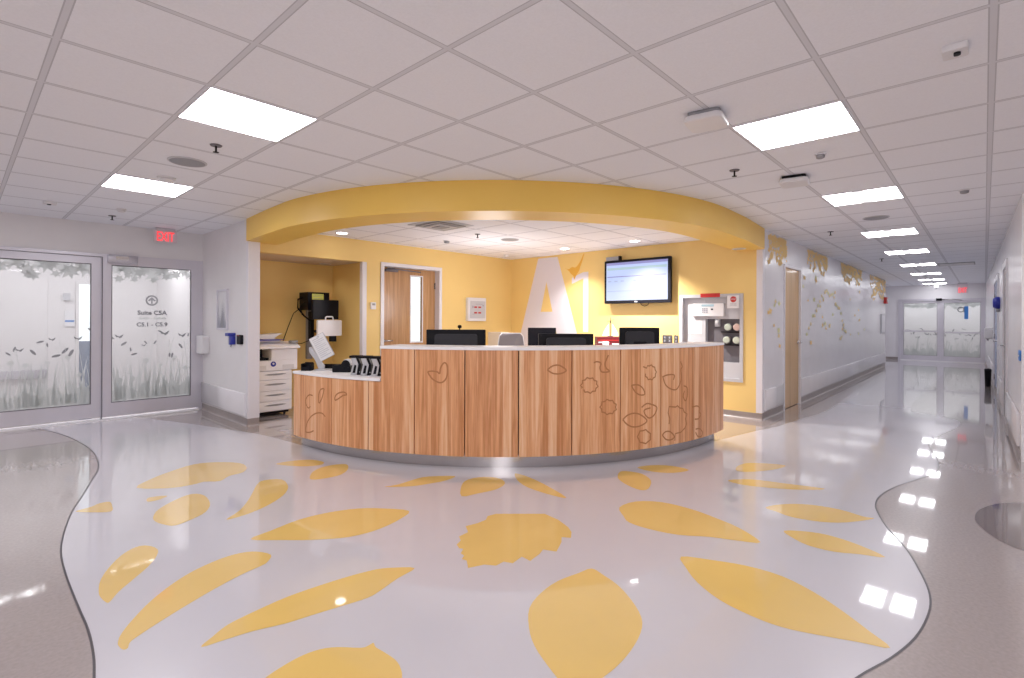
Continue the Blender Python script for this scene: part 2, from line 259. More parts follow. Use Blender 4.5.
def text(s, size, fr, u, d, z, m, parent, name='lettering', depth=.001, align='CENTER', sx=1., bold=.0):
    cu = bpy.data.curves.new(name, 'FONT'); cu.body = s; cu.size = size; cu.extrude = depth; cu.offset = size * bold; cu.align_x = align; cu.resolution_u = 3
    o = bpy.data.objects.new('tmp_text', cu); COL.objects.link(o)
    dg = bpy.context.evaluated_depsgraph_get(); me = bpy.data.meshes.new_from_object(o.evaluated_get(dg))
    COL.objects.unlink(o); bpy.data.objects.remove(o)
    for v in me.vertices:
        c = v.co.copy(); v.co = fr(u + c.x * sx, d + c.z + depth, z + c.y)
    me.name = name; me.materials.clear(); me.materials.append(M[m])
    q = bpy.data.objects.new(name, me); COL.objects.link(q)
    if parent is not None:
        q.parent = parent
        if parent.name in INV: q.matrix_parent_inverse = INV[parent.name]
    return q
def arc(c, r, a0, a1, n):
    return [(c[0] + r*math.cos(math.radians(a0 + (a1-a0)*k/n)), c[1] + r*math.sin(math.radians(a0 + (a1-a0)*k/n))) for k in range(n+1)]
def smooth_path(P, k=4, closed=False):
    """Catmull-Rom through 2D points"""
    n = len(P); out = []
    for i in range(n if closed else n-1):
        g = lambda j: P[j % n] if closed else P[max(0, min(n-1, j))]
        p0, p1, p2, p3 = g(i-1), g(i), g(i+1), g(i+2)
        for s in range(k):
            t = s / k
            out.append(tuple(.5*((2*p1[a]) + (-p0[a]+p2[a])*t + (2*p0[a]-5*p1[a]+4*p2[a]-p3[a])*t*t + (-p0[a]+3*p1[a]-3*p2[a]+p3[a])*t**3) for a in (0,1)))
    if not closed: out.append(P[-1])
    return out
# ------------------------------------------------------------------ palette
M['white'] = mottled('white_paint', (.80,.78,.785), .45, .02)
M['gloss_white'] = mottled('white_wall_sheet', (.82,.80,.825), .22, .02, spec=.5)
M['yellow'] = mottled('yellow_paint', (.87,.62,.225), .5, .03, 1.2)
M['soffit_yellow'] = mottled('deep_yellow_paint', (.90,.58,.115), .42, .02, 1.2)
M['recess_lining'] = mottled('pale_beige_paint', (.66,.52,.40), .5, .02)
M['trim_white'] = mat('white_trim', (.78,.76,.80), .3)
M['base_gray'] = mottled('grey_cove_vinyl', (.33,.285,.275), .35, .06, 12)
M['ceil'] = ceiling_mat('lobby_tile', (.88,.895,.95), (.71,.72,.77), (.53,.535,.58))
M['ceil_office'] = ceiling_mat('office_tile', (.88,.86,.88), (.70,.68,.71), (.52,.50,.52))
fl = dict(coat=1., spec=.4)
M['floor_tan'] = mottled('taupe_vinyl', (.38,.325,.31), .25, .07, 60, bump=.03, bscale=13., **fl)
M['floor_white'] = mottled('lilac_white_vinyl', (.63,.615,.665), .25, .015, 2, bump=.03, bscale=13., **fl)
M['floor_yellow'] = mottled('yellow_vinyl', (.84,.57,.17), .25, .03, 3, bump=.03, bscale=13., **fl)
M['floor_dark'] = mottled('dark_taupe_vinyl', (.17,.13,.12), .16, .06, 60, bump=.03, bscale=13., **fl)
M['floor_office'] = mottled('office_vinyl', (.42,.38,.40), .2, .04, 8, **fl)
M['floor_line'] = mat('dark_seam', (.06,.05,.06), .3)
M['desk_wood'] = wood_mat('cherry_veneer', (.77,.375,.175), (.88,.55,.325), (.55,.22,.08), strip=.075, streak=1.6)
M['door_oak'] = wood_mat('oak_veneer', (.45,.24,.10), (.56,.32,.15), (.32,.15,.055), strip=.5, streak=.5)
M['door_maple'] = wood_mat('maple_veneer', (.64,.40,.18), (.72,.48,.25), (.50,.29,.12), strip=.11)
M['carve'] = mat('carved_groove', (.46,.185,.07), .7)
M['steel'] = mat('brushed_steel', (.42,.40,.40), .22, 1.)
M['counter'] = mat('white_solid_surface', (.93,.92,.94), .5, spec=.25)
M['alu'] = mat('satin_aluminium', (.66,.64,.70), .34, .4)
M['alu_dark'] = mat('grey_door_seal', (.16,.15,.17), .5)
M['chrome'] = mat('chrome', (.7,.7,.72), .15, 1.)
M['glass'] = glass_mat('door_glass')
M['film'] = film_mat('frosted_film', (.66,.69,.68), .30)
M['film_leaf'] = film_mat('frosted_leaf_film', (.52,.54,.53), .22)
M['film_light'] = film_mat('light_frosted_film', (.84,.86,.85), .4)
M['film_dark'] = film_mat('grey_film', (.26,.26,.28), .15)
M['haze'] = film_mat('thin_etched_haze', (.75,.76,.76), .72)
M['black'] = mat('black_plastic', (.006,.006,.010), .5, spec=.2)
M['black_soft'] = mat('matt_black', (.009,.009,.012), .7, spec=.15)
M['dark_grey'] = mat('dark_grey_plastic', (.022,.022,.03), .4, spec=.35)
M['screen_off'] = mat('dark_screen', (.006,.006,.01), .4, spec=.15)
M['grey'] = mat('mid_grey_plastic', (.30,.30,.32), .45)
M['lightgrey'] = mat('light_grey_plastic', (.55,.55,.58), .4)
M['offwhite'] = mat('off_white_plastic', (.76,.75,.77), .35)
M['device_white'] = mat('printer_white', (.92,.91,.95), .35)
M['blue'] = mat('deep_blue_plastic', (.02,.03,.33), .35)
M['skyblue'] = mat('sign_blue', (.05,.22,.62), .4)
M['paleblue'] = mat('pale_blue_paint', (.48,.56,.78), .35)
M['navy_cloth'] = mat('blue_paper_tray', (.09,.09,.36), .5)
M['red'] = mat('red_plastic', (.55,.03,.03), .4)
M['darkred'] = mat('dark_red_card', (.15,.006,.01), .5)
M['paper'] = mat('white_paper', (.82,.82,.84), .7)
M['ink'] = mat('grey_ink', (.35,.36,.42), .8)
M['yellow_label'] = mat('yellow_green_label', (.82,.88,.15), .5)
M['cream'] = mat('cream_plastic', (.72,.62,.50), .5)
M['mesh_grey'] = mat('grey_mesh_fabric', (.38,.36,.38), .8)
M['tube_green'] = mat('pale_green_cap', (.55,.60,.50), .4)
M['tube_pink'] = mat('pale_pink_cap', (.68,.48,.42), .4)
M['mural'] = mat('mural_yellow', (.84,.58,.22), .6)
M['mural_pale'] = mat('mural_pale_yellow', (.82,.66,.32), .6)
M['mural_green'] = mat('mural_green', (.72,.70,.36), .6)
M['sign_white'] = mat('wall_letter_white', (.74,.70,.76), .45)
M['bird_orange'] = mat('orange_vinyl', (.80,.42,.05), .5)
M['light'] = mat('lit_diffuser', (1,1,1), .5, emit=(.965,.965,1.), estr=13.)
M['light_band'] = mat('dim_light_band', (.9,.9,.9), .5, emit=(.965,.965,1.), estr=.8)
M['light_vest'] = mat('lit_vestibule_diffuser', (1,1,1), .5, emit=(1,.98,1.), estr=14.)
M['light_far'] = mat('lit_far_lobby_diffuser', (1,1,1), .5, emit=(.97,.98,1.), estr=11.)
M['light_corr'] = mat('lit_corridor_diffuser', (1,1,1), .5, emit=(.965,.965,1.), estr=9.)
M['light_small'] = mat('lit_downlight', (1,1,1), .5, emit=(1,.96,.95), estr=12.)
M['exit_red'] = mat('lit_red_letters', (.8,.02,.02), .5, emit=(1,.04,.05), estr=1.1)
M['exit_back'] = mat('clear_exit_plate', (.70,.60,.64), .3)
M['tv_screen'] = mat('lit_screen', (.1,.1,.1), .3, emit=(.50,.62,1.), estr=.80, spec=.08)
M['tv_line'] = mat('screen_violet', (.1,.1,.1), .3, emit=(.26,.26,.62), estr=.7)
M['tv_green'] = mat('screen_green', (.1,.1,.1), .3, emit=(.42,.62,.70), estr=.7)
M['tv_grey'] = mat('screen_grey', (.1,.1,.1), .3, emit=(.36,.45,.74), estr=.75)
M['pane_glow'] = mat('window_and_panel_glow', (.5,.5,.5), .3, emit=(.80,.90,.96), estr=.95)  # glow of the vestibule window and of the panel added behind the door
M['skyblind'] = mat('blue_blind', (.2,.25,.35), .5)

# ------------------------------------------------------------------ floor
FF = Fr((0,0,0), (1,0,0), (0,0,1), (0,1,0))
wl = smooth_path([(.578, YD)] + WL[1:], 4)
wr = smooth_path(WR[:-1], 4)
f = MB()
f.box((-3.1,-4.1,-.1), (24.5,11.2,0), 0)
wline = wl + [(.27,1.9), (.28,1.6), (.4,1.2), (.75,.8), (1.2,.58)] + wr
white = wline + [(9.6,.80), (10.5,.86), (14,.80), (22.4,.75), (22.4,2.75), (18.95,2.75), (18.95,1.93)] \
    + smooth_path(CORSTRIP[::-1], 3) + [(5.65,2.9), (3.6,3.6), (3.0,5.3)] + smooth_path(DOORSTRIP[::-1], 3) + [(1.62,YD)]
f.poly([(x, y, .0008) for x, y in white], 1)
f.poly([(x, y, .0008) for x, y in [(2.62,5.4), (3.0,3.9), (4.2,2.9), (5.6,2.75), (7.36,2.75), (7.36,7.7), (2.62,7.7)]], 5)
f.poly([(x, y, .0012) for x, y in smooth_path(DARK, 3, True)], 3)
for L_ in LEAVES:
    pts = smooth_path(L_, 3, True) if len(L_) < 24 else L_
    f.poly([(x, y, .0016) for x, y in pts], 2)
f.fr = FF
f.ribbon(wl + [(.27,1.9), (.28,1.6), (.4,1.2), (.75,.8), (1.2,.58)] + wr[:-22], .009, .0014, 4)
struct(f.build('floor', ['floor_tan', 'floor_white', 'floor_yellow', 'floor_dark', 'floor_line', 'floor_office']))

# ------------------------------------------------------------------ ceilings
c = MB(); c.box((-3.1,-4.1,CH), (24.5,11.2,CH+.1))
struct(c.build('ceiling', 'ceil'))
c = MB(); c.extr([(2.605,YB), (2.605,5.45)] + arc(SC_, 3.12, 180, 270, 30) + [(XR-.002,2.33), (XR-.002,YB)], OC, OC+.03)
struct(c.build('ceiling', 'ceil_office'))
outer = [(2.44,6.735), (2.385,6.0)] + arc(SC_, 3.362, 180, 270, 48) + [(6.4,2.10), (XR+.0,2.175)]
inner = [(XR,2.52), (6.4,2.505)] + arc(SC_, 2.95, 270, 180, 44) + [(2.79,6.1), (2.84,YB), (2.61,YB), (2.61,6.735)]
s = MB(); s.extr(outer + inner, SOF, CH-.0005)
for i in range(len(s.sm)): s.sm[i] = i > 1
o = s.build('soffit', 'soffit_yellow'); o['kind'] = 'structure'
e_ = o.modifiers.new('split', 'EDGE_SPLIT'); e_.split_angle = math.radians(40)

# ------------------------------------------------------------------ walls
def wallbox(name, a, b, m, parent=None):
    w = MB(); w.box(a, b); return struct(w.build(name, m))
FD = Fr((0,YD,0), (1,0,0), (0,-1,0)); FB = Fr((0,YB,0), (1,0,0), (0,-1,0)); FRt = Fr((XR,0,0), (0,-1,0), (-1,0,0))
FC = Fr((0,YC,0), (1,0,0), (0,-1,0)); FW = Fr((XW,0,0), (0,-1,0), (-1,0,0)); FE = Fr((XE,0,0), (0,-1,0), (-1,0,0))
w = MB(); w.box((-3,YD,2.17), (XW+.134,YD+.14,CH)); w.box((-3,YD,0), (-.95,YD+.14,2.17)); w.box((2.42,YD,0), (XW,YD+.14,2.17))
struct(w.build('wall_left', 'white'))
w = MB(); w.box((XW,6.73,0), (2.6,11,CH)); struct(w.build('wall_side', 'white'))
# office back wall with the opening of the printer recess and a door opening
w = MB()
w.box((2.6,YB,2.19), (4.13,YB+.12,CH)); w.box((4.13,YB,0), (4.45,YB+.12,CH)); w.box((4.45,YB,2.17), (5.56,YB+.12,CH)); w.box((5.56,YB,0), (XR+.14,YB+.12,CH))
struct(w.build('wall_back', 'yellow'))
w = MB(); w.box((2.6,7.75,0), (4.3,7.87,2.3)); w.box((4.13,YB+.12,0), (4.25,7.75,2.3)); w.box((2.6,YB,0), (2.612,7.75,2.19))
struct(w.build('wall_recess', 'yellow'))
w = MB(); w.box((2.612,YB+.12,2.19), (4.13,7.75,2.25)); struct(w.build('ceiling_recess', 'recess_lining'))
w = MB(FRt)   # right wall around the tube station niche
w.box((-YB,-.14,0), (-3.36,0,CH)); w.box((-3.36,-.14,0), (-2.446,0,.485)); w.box((-3.36,-.14,1.715), (-2.446,0,CH)); w.box((-2.446,-.14,0), (-YC-.0,0,CH))
struct(w.build('wall_right', 'yellow'))
w = MB()
w.box((XR+.001,YC-.001,0), (8.36,YC+.12,CH)); w.box((8.36,YC-.001,2.14), (9.25,YC+.12,CH)); w.box((9.25,YC-.001,0), (18.95,YC+.12,CH)); w.box((18.83,YC+.12,0), (18.95,2.75,CH))
w.fr = FC
rm = random.Random(3)
def leafshape(u, z, r, a): return [(u + r*(1.5+.12*max(0,u-8))*k*math.cos(a+t*PI/4), z + r*.85*k*math.sin(a+t*PI/4)) for t, k in enumerate((1,.55,.9,.5,1,.55,.9,.5))]
def mural_leaf(u, z, r, mi, d):
    w.poly([(x, d, y) for x, y in leafshape(u, z, r, rm.random()*6)], mi)
dd = .0015
for (x0, x1, zt, zb, n) in ((7.62,8.5,2.56,2.12,150), (9.7,11.2,2.56,2.18,140), (12.5,14.9,2.56,2.15,130), (16.2,18.9,2.56,1.9,120)):
    for k in range(n):
        t = rm.random(); u = x0 + (x1-x0)*t
        z = zt - (zt-zb) * rm.random()**1.2 * (.45 + .55*abs(math.sin(t*6+x0)))
        dd += .00001; mural_leaf(u, min(z, 2.52), .033 + .032*rm.random() + .012*(x0 > 12), 1, dd)
for k in range(46):
    u = 7.55 + rm.random()**1.3 * 8; z = .95 + rm.random()*1.15
    if 8.25 < u < 9.35: continue
    mural_leaf(u, z, .038 + .03*rm.random(), 3 if k % 5 == 0 else (2 if k % 3 == 0 else 1), .0035 + k*.00002)
for k in range(26):
    t = k/25; u = 9.7 + 3.3*t; z = 1.1 + .75*math.sin(t*PI) + (rm.random()-.5)*.15
    mural_leaf(u, z, .045 + .02*rm.random(), 2 if k % 3 else 3, .0046 + k*.00002)
struct(w.build('wall_corridor', ['gloss_white', 'mural', 'mural_pale', 'mural_green']))
w = MB(); w.box((18.83,2.75,0), (XE+.12,2.87,CH)); struct(w.build('wall_corridor', 'gloss_white'))
w = MB(FE); w.box((-2.75,-.12,0), (-2.15,0,CH)); w.box((-2.15,-.12,2.06), (-.0,0,CH)); w.box((0,-.12,0), (.2,0,CH))
struct(w.build('wall_end', 'gloss_white'))
RA = Vector((6.9,-.26,0)); RB = Vector((XE+.12,-.02,0)); rd = (RB-RA).normalized()
FX = Fr(RA, rd, (-rd.y*1, rd.x, 0)); RLEN = (RB-RA).length     # u along the corridor, d into it
w = MB(FX); w.box((0,-.14,0), (RLEN,0,CH)); struct(w.build('wall_corridor', 'gloss_white'))
wallbox('wall_front', (6.9,-4,0), (7.02,-.40,CH), 'white')
wallbox('wall_front', (-3.1,-4.1,0), (7.02,-4,CH), 'white')
wallbox('wall_front', (-3.1,-4,0), (-3,11.1,CH), 'white')
# rooms seen through the glass doors
w = MB(); w.box((-3,11,0), (1.10,11.1,CH)); w.box((1.10,11,1.9), (1.60,11.1,CH)); w.box((1.10,11,0), (1.38,11.1,1.9)); w.box((1.55,11,0), (XW+.134,11.1,CH))
w.box((1.0,10.985,0), (1.012,11,CH)); w.box((1.34,10.97,0), (1.38,11,1.92)); w.box((1.55,10.97,0), (1.59,11,1.92))
struct(w.build('wall_vestibule', 'white'))
w = MB(); w.box((1.38,11.05,.95), (1.55,11.06,1.9), 0); w.box((1.38,11.05,0), (1.55,11.06,.95), 1)
struct(w.build('window_1', ['pane_glow', 'skyblind']))
w = MB(); w.box((24.35,-.6,0), (24.45,3.2,CH)); w.box((XE+.12,2.87,0), (24.35,2.97,CH)); w.box((XE+.12,-.7,0), (24.35,-.6,CH)); w.box((23.3,1.05,0), (23.42,1.16,CH))
struct(w.build('wall_lobby', 'white'))

# base strips: coved vinyl, grey, and white guard boards
def base(name, fr, u0, u1, h=.092, m='base_gray'):
    b = MB(fr); prof = [(.0,0), (.022,0), (.010,.012), (.006,.03), (.006,h), (0,h)]
    A = [b.p((u0, d, z)) for d, z in prof]; B = [b.p((u1, d, z)) for d, z in prof]
    for k in range(len(prof)):
        j = (k+1) % len(prof); b.face((A[k], A[j], B[j], B[k]))
    b.face(A); b.face(B[::-1])
    return struct(b.build(name, m))
base('baseboard_side', FW, -YD, -6.73); base('baseboard_column', Fr((0,6.73,0), (1,0,0), (0,-1,0)), XW, 2.6)
base('baseboard_right', FRt, -YB, -YC, .085); base('baseboard_back', FB, 5.6, XR)
base('baseboard_corridor', FC, XR, 8.33); base('baseboard_corridor', FC, 9.29, 18.95)
base('baseboard_end', FE, -2.75, -2.2); base('baseboard_corridor', FX, 0, 2.3); base('baseboard_corridor', FX, 3.5, RLEN)
def guard(name, fr, u0, u1, z0=.115, z1=.40, m='gloss_white'):
    g = MB(fr); g.rbox((u0,0,z0), (u1,.024,z1), .01, 0, 2, 0); return struct(g.build(name, m))
guard('trim_1', FW, -YD+.02, -6.80); guard('trim_2', FC, XR+.10, 8.32); guard('trim_3', FC, 9.31, 18.9)
guard('trim_4', FX, .15, 2.25, .12, .44); guard('trim_5', FX, 3.6, 5.0, .12, .44); guard('trim_6', FX, 7.3, 11.5, .12, .44)
# corner guards
g = MB(); g.extr([(XR-.004,YC-.004),(XR+.075,YC-.004),(XR+.075,YC-.0012),(XR-.001,YC-.0012),(XR-.001,YC+.075),(XR-.004,YC+.075)], .09, SOF-.001); struct(g.build('trim_7', 'trim_white'))
g = MB(); g.extr([(4.095,YB-.004),(4.165,YB-.004),(4.165,YB-.001),(4.129,YB-.001),(4.129,YB+.07),(4.095,YB+.07)], .09, 2.189); struct(g.build('trim_8', 'trim_white'))
g = MB(); g.extr([(XW-.004,6.726),(2.603,6.726),(2.603,6.7292),(XW-.001,6.7292),(XW-.001,6.79),(XW-.004,6.79)], .09, SOF-.001); struct(g.build('trim_9', 'trim_white'))

# ------------------------------------------------------------------ wooden doors
def wood_door(name, fr, u0, u1, zt, wood, recess, hinge_left, window=None, closer=False, fw=.05):
    """u0..u1 is the outside of the frame"""
    d = MB(fr)
    d.extr([(u0,0),(u0+fw,0),(u0+fw,zt-fw),(u1-fw,zt-fw),(u1-fw,0),(u1,0),(u1,zt),(u0,zt)], -.13, .02, 1)
    root = struct(d.build(name, 'trim_white'))
    l = MB(fr); a, b, h = u0+fw+.003, u1-fw-.003, zt-fw-.003
    if window:
        wu0, wu1, wz0, wz1 = window
        for q in (((a,-recess-.045,.01),(wu0,-recess,h)), ((wu1,-recess-.045,.01),(b,-recess,h)), ((wu0,-recess-.045,.01),(wu1,-recess,wz0)), ((wu0,-recess-.045,wz1),(wu1,-recess,h))): l.box(*q)
    else: l.box((a,-recess-.045,.01), (b,-recess,h))
    leaf = l.build('door_leaf', wood, root)
    if window:
        t = .018; k = MB(fr)
        for q in (((wu0-t,-recess,wz0-t),(wu0,-recess+.006,wz1+t)), ((wu1,-recess,wz0-t),(wu1+t,-recess+.006,wz1+t)), ((wu0,-recess,wz0-t),(wu1,-recess+.006,wz0)), ((wu0,-recess,wz1),(wu1,-recess+.006,wz1+t))): k.box(*q)
        k.build('glazing_bead', 'trim_white', leaf)
        k = MB(fr); k.box((wu0,-recess-.03,wz0), (wu1,-recess-.024,wz1)); k.build('glass_pane', 'glass', leaf)
    hu = a if hinge_left else b
    for z in (.25, 1.05, h-.25):
        k = MB(fr); k.lathe((hu,-recess+.008,z-.055), [(.009,0),(.009,.11)], n=8); k.box((hu-.02,-recess-.002,z-.05), (hu+.03,-recess+.002,z+.05)); k.build('hinge', 'steel', root)
    su = b-.07 if hinge_left else a+.07
    k = MB(fr); k.lathe((su,-recess,1.0), [(.028,0),(.028,.012),(.010,.014),(.010,.05)], (0,-1,0) if 0 else (0,1,0), 14)
    sgn = -1 if hinge_left else 1
    k.tube([(su,-recess+.05,1.0), (su+sgn*.02,-recess+.065,1.0), (su+sgn*.12,-recess+.065,1.0)], .012, 8)
    k.build('door_handle', 'chrome', root)
    if closer:
        k = MB(fr); k.rbox((a+.08,-recess+.001,h-.07), (a+.30,-recess+.05,h-.03), .01, 0, 2, 0)
        k.tube([(a+.10,-recess+.055,h-.02), (a+.4,-recess+.07,h-.035), (a+.74,-recess+.05,h-.045)], .011, 6); k.build('door_closer', 'alu_dark', root)
    return root
wood_door('door_1', FB, 4.405, 5.60, 2.213, 'door_oak', .10, False, (5.045,5.27,.97,2.04), True, .055)
wallbox('wall_room_beyond', (4.3,8.4,0), (7.4,8.5,CH), 'white')
w = MB(); w.box((4.4,8.36,.3), (7.0,8.39,2.4)); struct(w.build('door_glow_panel', 'pane_glow'))  # glowing panel added behind the office door so its glass looks bright
wood_door('door_2', FC, 8.335, 9.275, 2.18, 'door_maple', .012, True, None, False, .035)
wood_door('door_3', FX, 2.38, 3.42, 2.17, 'gloss_white', .0, True, None, False, .09)
wood_door('door_4', FX, 5.25, 7.15, 2.17, 'paleblue', .0, False, None, False, .09)

# ------------------------------------------------------------------ glass doors
def glass_leaf(name, fr, u0, u1, z0, z1, st, tr, br, d0=0., seed=1, grass=1., lower=0.):
    r = random.Random(seed)
    l = MB(fr); T0, T1 = d0-.025, d0+.025
    l.box((u0,T0,z0), (u0+st,T1,z1)); l.box((u1-st,T0,z0), (u1,T1,z1)); l.box((u0+st,T0,z0), (u1-st,T1,z0+br)); l.box((u0+st,T0,z1-tr), (u1-st,T1,z1))
    root = struct(l.build(name, 'alu'))
    a, b, lo, hi = u0+st, u1-st, z0+br, z1-tr
    k = MB(fr)
    for q in (((a,d0-.004,lo),(a+.01,d0+.012,hi)), ((b-.01,d0-.004,lo),(b,d0+.012,hi)), ((a,d0-.004,lo),(b,d0+.012,lo+.01)), ((a,d0-.004,hi-.01),(b,d0+.012,hi))): k.box(*q)
    k.build('glazing_seal', 'alu_dark', root)
    g = MB(fr); g.poly([(a,d0,lo),(b,d0,lo),(b,d0,hi),(a,d0,hi)], 0)
    D = [d0+.0015]
    def put(pts, mi):
        D[0] += .00004; cl = [(min(max(x,a+.005),b-.005), min(max(z,lo+.005),hi-.005)) for x, z in pts]
        g.poly([(x, D[0], z) for x, z in cl], mi)
    W = b-a; H = hi-lo
    put([(a,lo),(b,lo),(b,hi),(a,hi)], 4)
    # solid frosted band with an uneven top edge
    top = [(a + W*k/60, lo + H*(.085 + .035*r.random() + .03*math.sin(k*.4+seed))) for k in range(61)]
    put([(a,lo)] + [(b,lo)] + top[::-1], 1)
    for k in range(int(115*grass)):        # blades
        x = a + W*r.random(); h = H*(.12 + .22*r.random()**1.3); bend = (r.random()-.5)*.16; wd = .006 + .009*r.random()
        P = [(x + bend*(t**2), lo + .03 + h*t) for t in (0,.33,.66,1)]
        put([(P[0][0]-wd, P[0][1]), (P[0][0]+wd, P[0][1]), (P[1][0]+wd*.8, P[1][1]), (P[2][0]+wd*.5, P[2][1]), P[3], (P[2][0]-wd*.5, P[2][1]), (P[1][0]-wd*.8, P[1][1])], 1 if k % 3 else 2)
    def maple(x, z, s_, rot, mi, pts=9):
        q = []
        for t in range(pts*2):
            aa = rot + PI*t/pts; rr = s_ * ((1.0 - .25*abs(math.sin(aa-rot))) if t % 2 == 0 else .40)
            q.append((x + rr*math.cos(aa), z + rr*math.sin(aa)))
        put(q, mi)
    for k in range(13):
        t = (k+.5)/13; maple(a + W*t + .03*(r.random()-.5), hi - .02 - .09*r.random(), .085 + .055*r.random(), r.random()*6, 5 if k % 3 else 1, 7)
    for k in range(5): maple(a + W*r.random(), hi - .12 - .07*r.random(), .06 + .03*r.random(), r.random()*6, 5, 6)
    for k in range(6):                      # flower heads on stems
        x = a + W*(k+.3+.4*r.random())/6; z = lo + H*(.16 + .2*r.random()); s_ = .03 + .035*r.random()
        maple(x, z, s_, r.random(), 1, 11); put([(x-.003,lo+.1),(x+.003,lo+.1),(x+.003,z),(x-.003,z)], 1)
    for k in range(15):                     # drifting leaves and butterflies
        x = a + W*(k+r.random())/15; z = lo + H*(.36 + .12*r.random() + .06*math.sin(k)); s_ = .016 + .02*r.random(); aa = r.random()*3
        if k % 4 == 1:
            put([(x-s_*1.6,z+s_), (x,z), (x+s_*1.7,z+s_*1.1), (x+s_,z-s_*.4), (x+.2*s_,z-s_*.9), (x-s_*.3,z-s_*.3), (x-s_*1.1,z-s_*.3)], 3)
        else:
            put([(x + s_*1.6*math.cos(aa)*math.cos(t) - s_*.55*math.sin(aa)*math.sin(t), z + s_*1.6*math.sin(aa)*math.cos(t) + s_*.55*math.cos(aa)*math.sin(t)) for t in [PI*j/5 for j in range(10)]], 3)
    for k in range(7):                      # thin curved stems
        x = a + W*r.random(); h = H*(.3+.12*r.random()); bd = (r.random()-.5)*.3
        P = [(x + bd*(t**2), lo + .1 + h*t) for t in [j/6 for j in range(7)]]
        D[0] += .00004; g.ribbon([(min(max(q[0],a+.01),b-.01), q[1]) for q in P], .005, D[0], 1)
    g.build('glass_pane', ['glass', 'film', 'film_light', 'film_dark', 'haze', 'film_leaf'], root)
    return root, a, b, lo, hi, D[0]
rootL, *_ = glass_leaf('door_5', FD, .06, 1.289, .045, 2.135, .10, .095, .175, -.03, 11)
rootR, a, b, lo, hi, D = glass_leaf('door_6', FD, 1.301, 2.405, .045, 2.135, .09, .095, .175, .0, 23)
k = MB(FD)   # arrow in a ring
ring = arc((1.84,1.582), .073, 0, 360, 32); inn = arc((1.84,1.582), .052, 0, 360, 32)
for i in range(32): k.poly([(ring[i][0],D+.001,ring[i][1]), (ring[i+1][0],D+.001,ring[i+1][1]), (inn[i+1][0],D+.001,inn[i+1][1]), (inn[i][0],D+.001,inn[i][1])])
k.poly([(x, D+.0013, z) for x, z in ((1.84,1.628),(1.885,1.583),(1.87,1.568),(1.849,1.589),(1.849,1.535),(1.831,1.535),(1.831,1.589),(1.81,1.568),(1.795,1.583))])
k.build('arrow_symbol', 'film_dark', rootR)
text('Suite C5A', .082, FD, 1.845, D+.001, 1.385, 'film_dark', rootR, bold=.03)
k = MB(FD)
for q in range(17):
    if q not in (6, 8): k.box((1.70+q*.0185,D+.001,1.322), (1.70+q*.0185+.012,D+.0015,1.345 + .012*(q % 3 == 0)))
k.build('faint_lettering', 'film', rootR)
text('C5.1 - C5.9', .076, FD, 1.845, D+.001, 1.225, 'film_dark', rootR, bold=.03)
fr_ = MB(FD)
fr_.box((-.95,-.08,2.135), (2.42,.02,2.175)); fr_.box((2.42,-.08,0), (2.466,.02,2.175)); fr_.box((2.405,-.08,0), (2.42,.019,2.135)); fr_.box((1.289,-.07,0), (1.301,.0,2.135)); fr_.box((-.95,-.08,0), (.06,-.0,2.135))
struct(fr_.build('trim_10', 'alu'))
k = MB(FD); k.box((-.95,-.10,0), (2.42,.03,.018)); struct(k.build('trim_11', 'counter'))
k = MB(FD); k.box((-.95,.0,2.128), (1.289,.004,2.135)); k.box((1.2905,.021,.02), (1.2995,.026,2.135)); struct(k.build('trim_12', 'alu_dark'))
t = thing('door_operator', FD(1.50,.06,2.08), 'silver box-shaped motion sensor and operator above the right glass sliding door', 'door operator')
k = MB(FD); k.rbox((1.345,.026,2.06), (1.66,.12,2.17), .03, 0, 3, 0); k.build('housing', 'alu', t)
k = MB(FD); k.box((1.42,.121,2.10), (1.56,.124,2.15)); k.build('sensor_window', 'chrome', t)
rootE, a, b, lo, hi, D = glass_leaf('door_7', FE, -2.14, -1.10, .02, 2.03, .07, .07, .16, -.03, 31, .5)
k = MB(FE); k.box((-2.1,-.0,.98), (-1.14,.03,1.03)); k.build('push_bar', 'alu', rootE)
rootE, a, b, lo, hi, D = glass_leaf('door_8', FE, -1.07, -.03, .02, 2.03, .07, .07, .16, -.03, 37, .5)
k = MB(FE); k.box((-1.05,-.0,.95), (-.05,.03,1.0)); k.build('push_bar', 'alu', rootE)
k = MB(FE); k.box((-.49,D+.002,1.42), (-.39,D+.004,1.84)); k.build('blue_panel', 'skyblue', rootE)
k = MB(FE); k.ribbon(arc((-.575,1.73), .075, 0, 360, 24)[:-1], .035, D+.003, 0, True); k.box((-.51,D+.0045,1.64), (-.49,D+.006,1.82)); k.build('mirrored_letter', 'film_dark', rootE)
k = MB(FE); k.extr([(-2.22,0),(-2.14,0),(-2.14,2.03),(-.03,2.03),(-.03,0),(.04,0),(.04,2.10),(-2.22,2.10)], -.06, .03, 1); k.box((-1.10,-.05,0), (-1.07,.02,2.03))
struct(k.build('trim_13', 'alu'))
k = MB(FE); k.box((-2.15,-.08,0), (.0,.04,.02)); struct(k.build('trim_14', 'counter'))
t = thing('door_operator', FE(-1.0,.06,2.06), 'dark sensor arm over the double glass doors at the corridor end', 'door operator')
k = MB(FE); k.rbox((-1.2,.03,2.03), (-1.05,.10,2.11), .01, 0, 2, 0); k.build('housing', 'black', t)
k = MB(FE); k.tube([(-1.05,.06,2.07), (-.75,.08,2.07), (-.55,.05,2.04)], .012, 6); k.build('arm', 'steel', t)

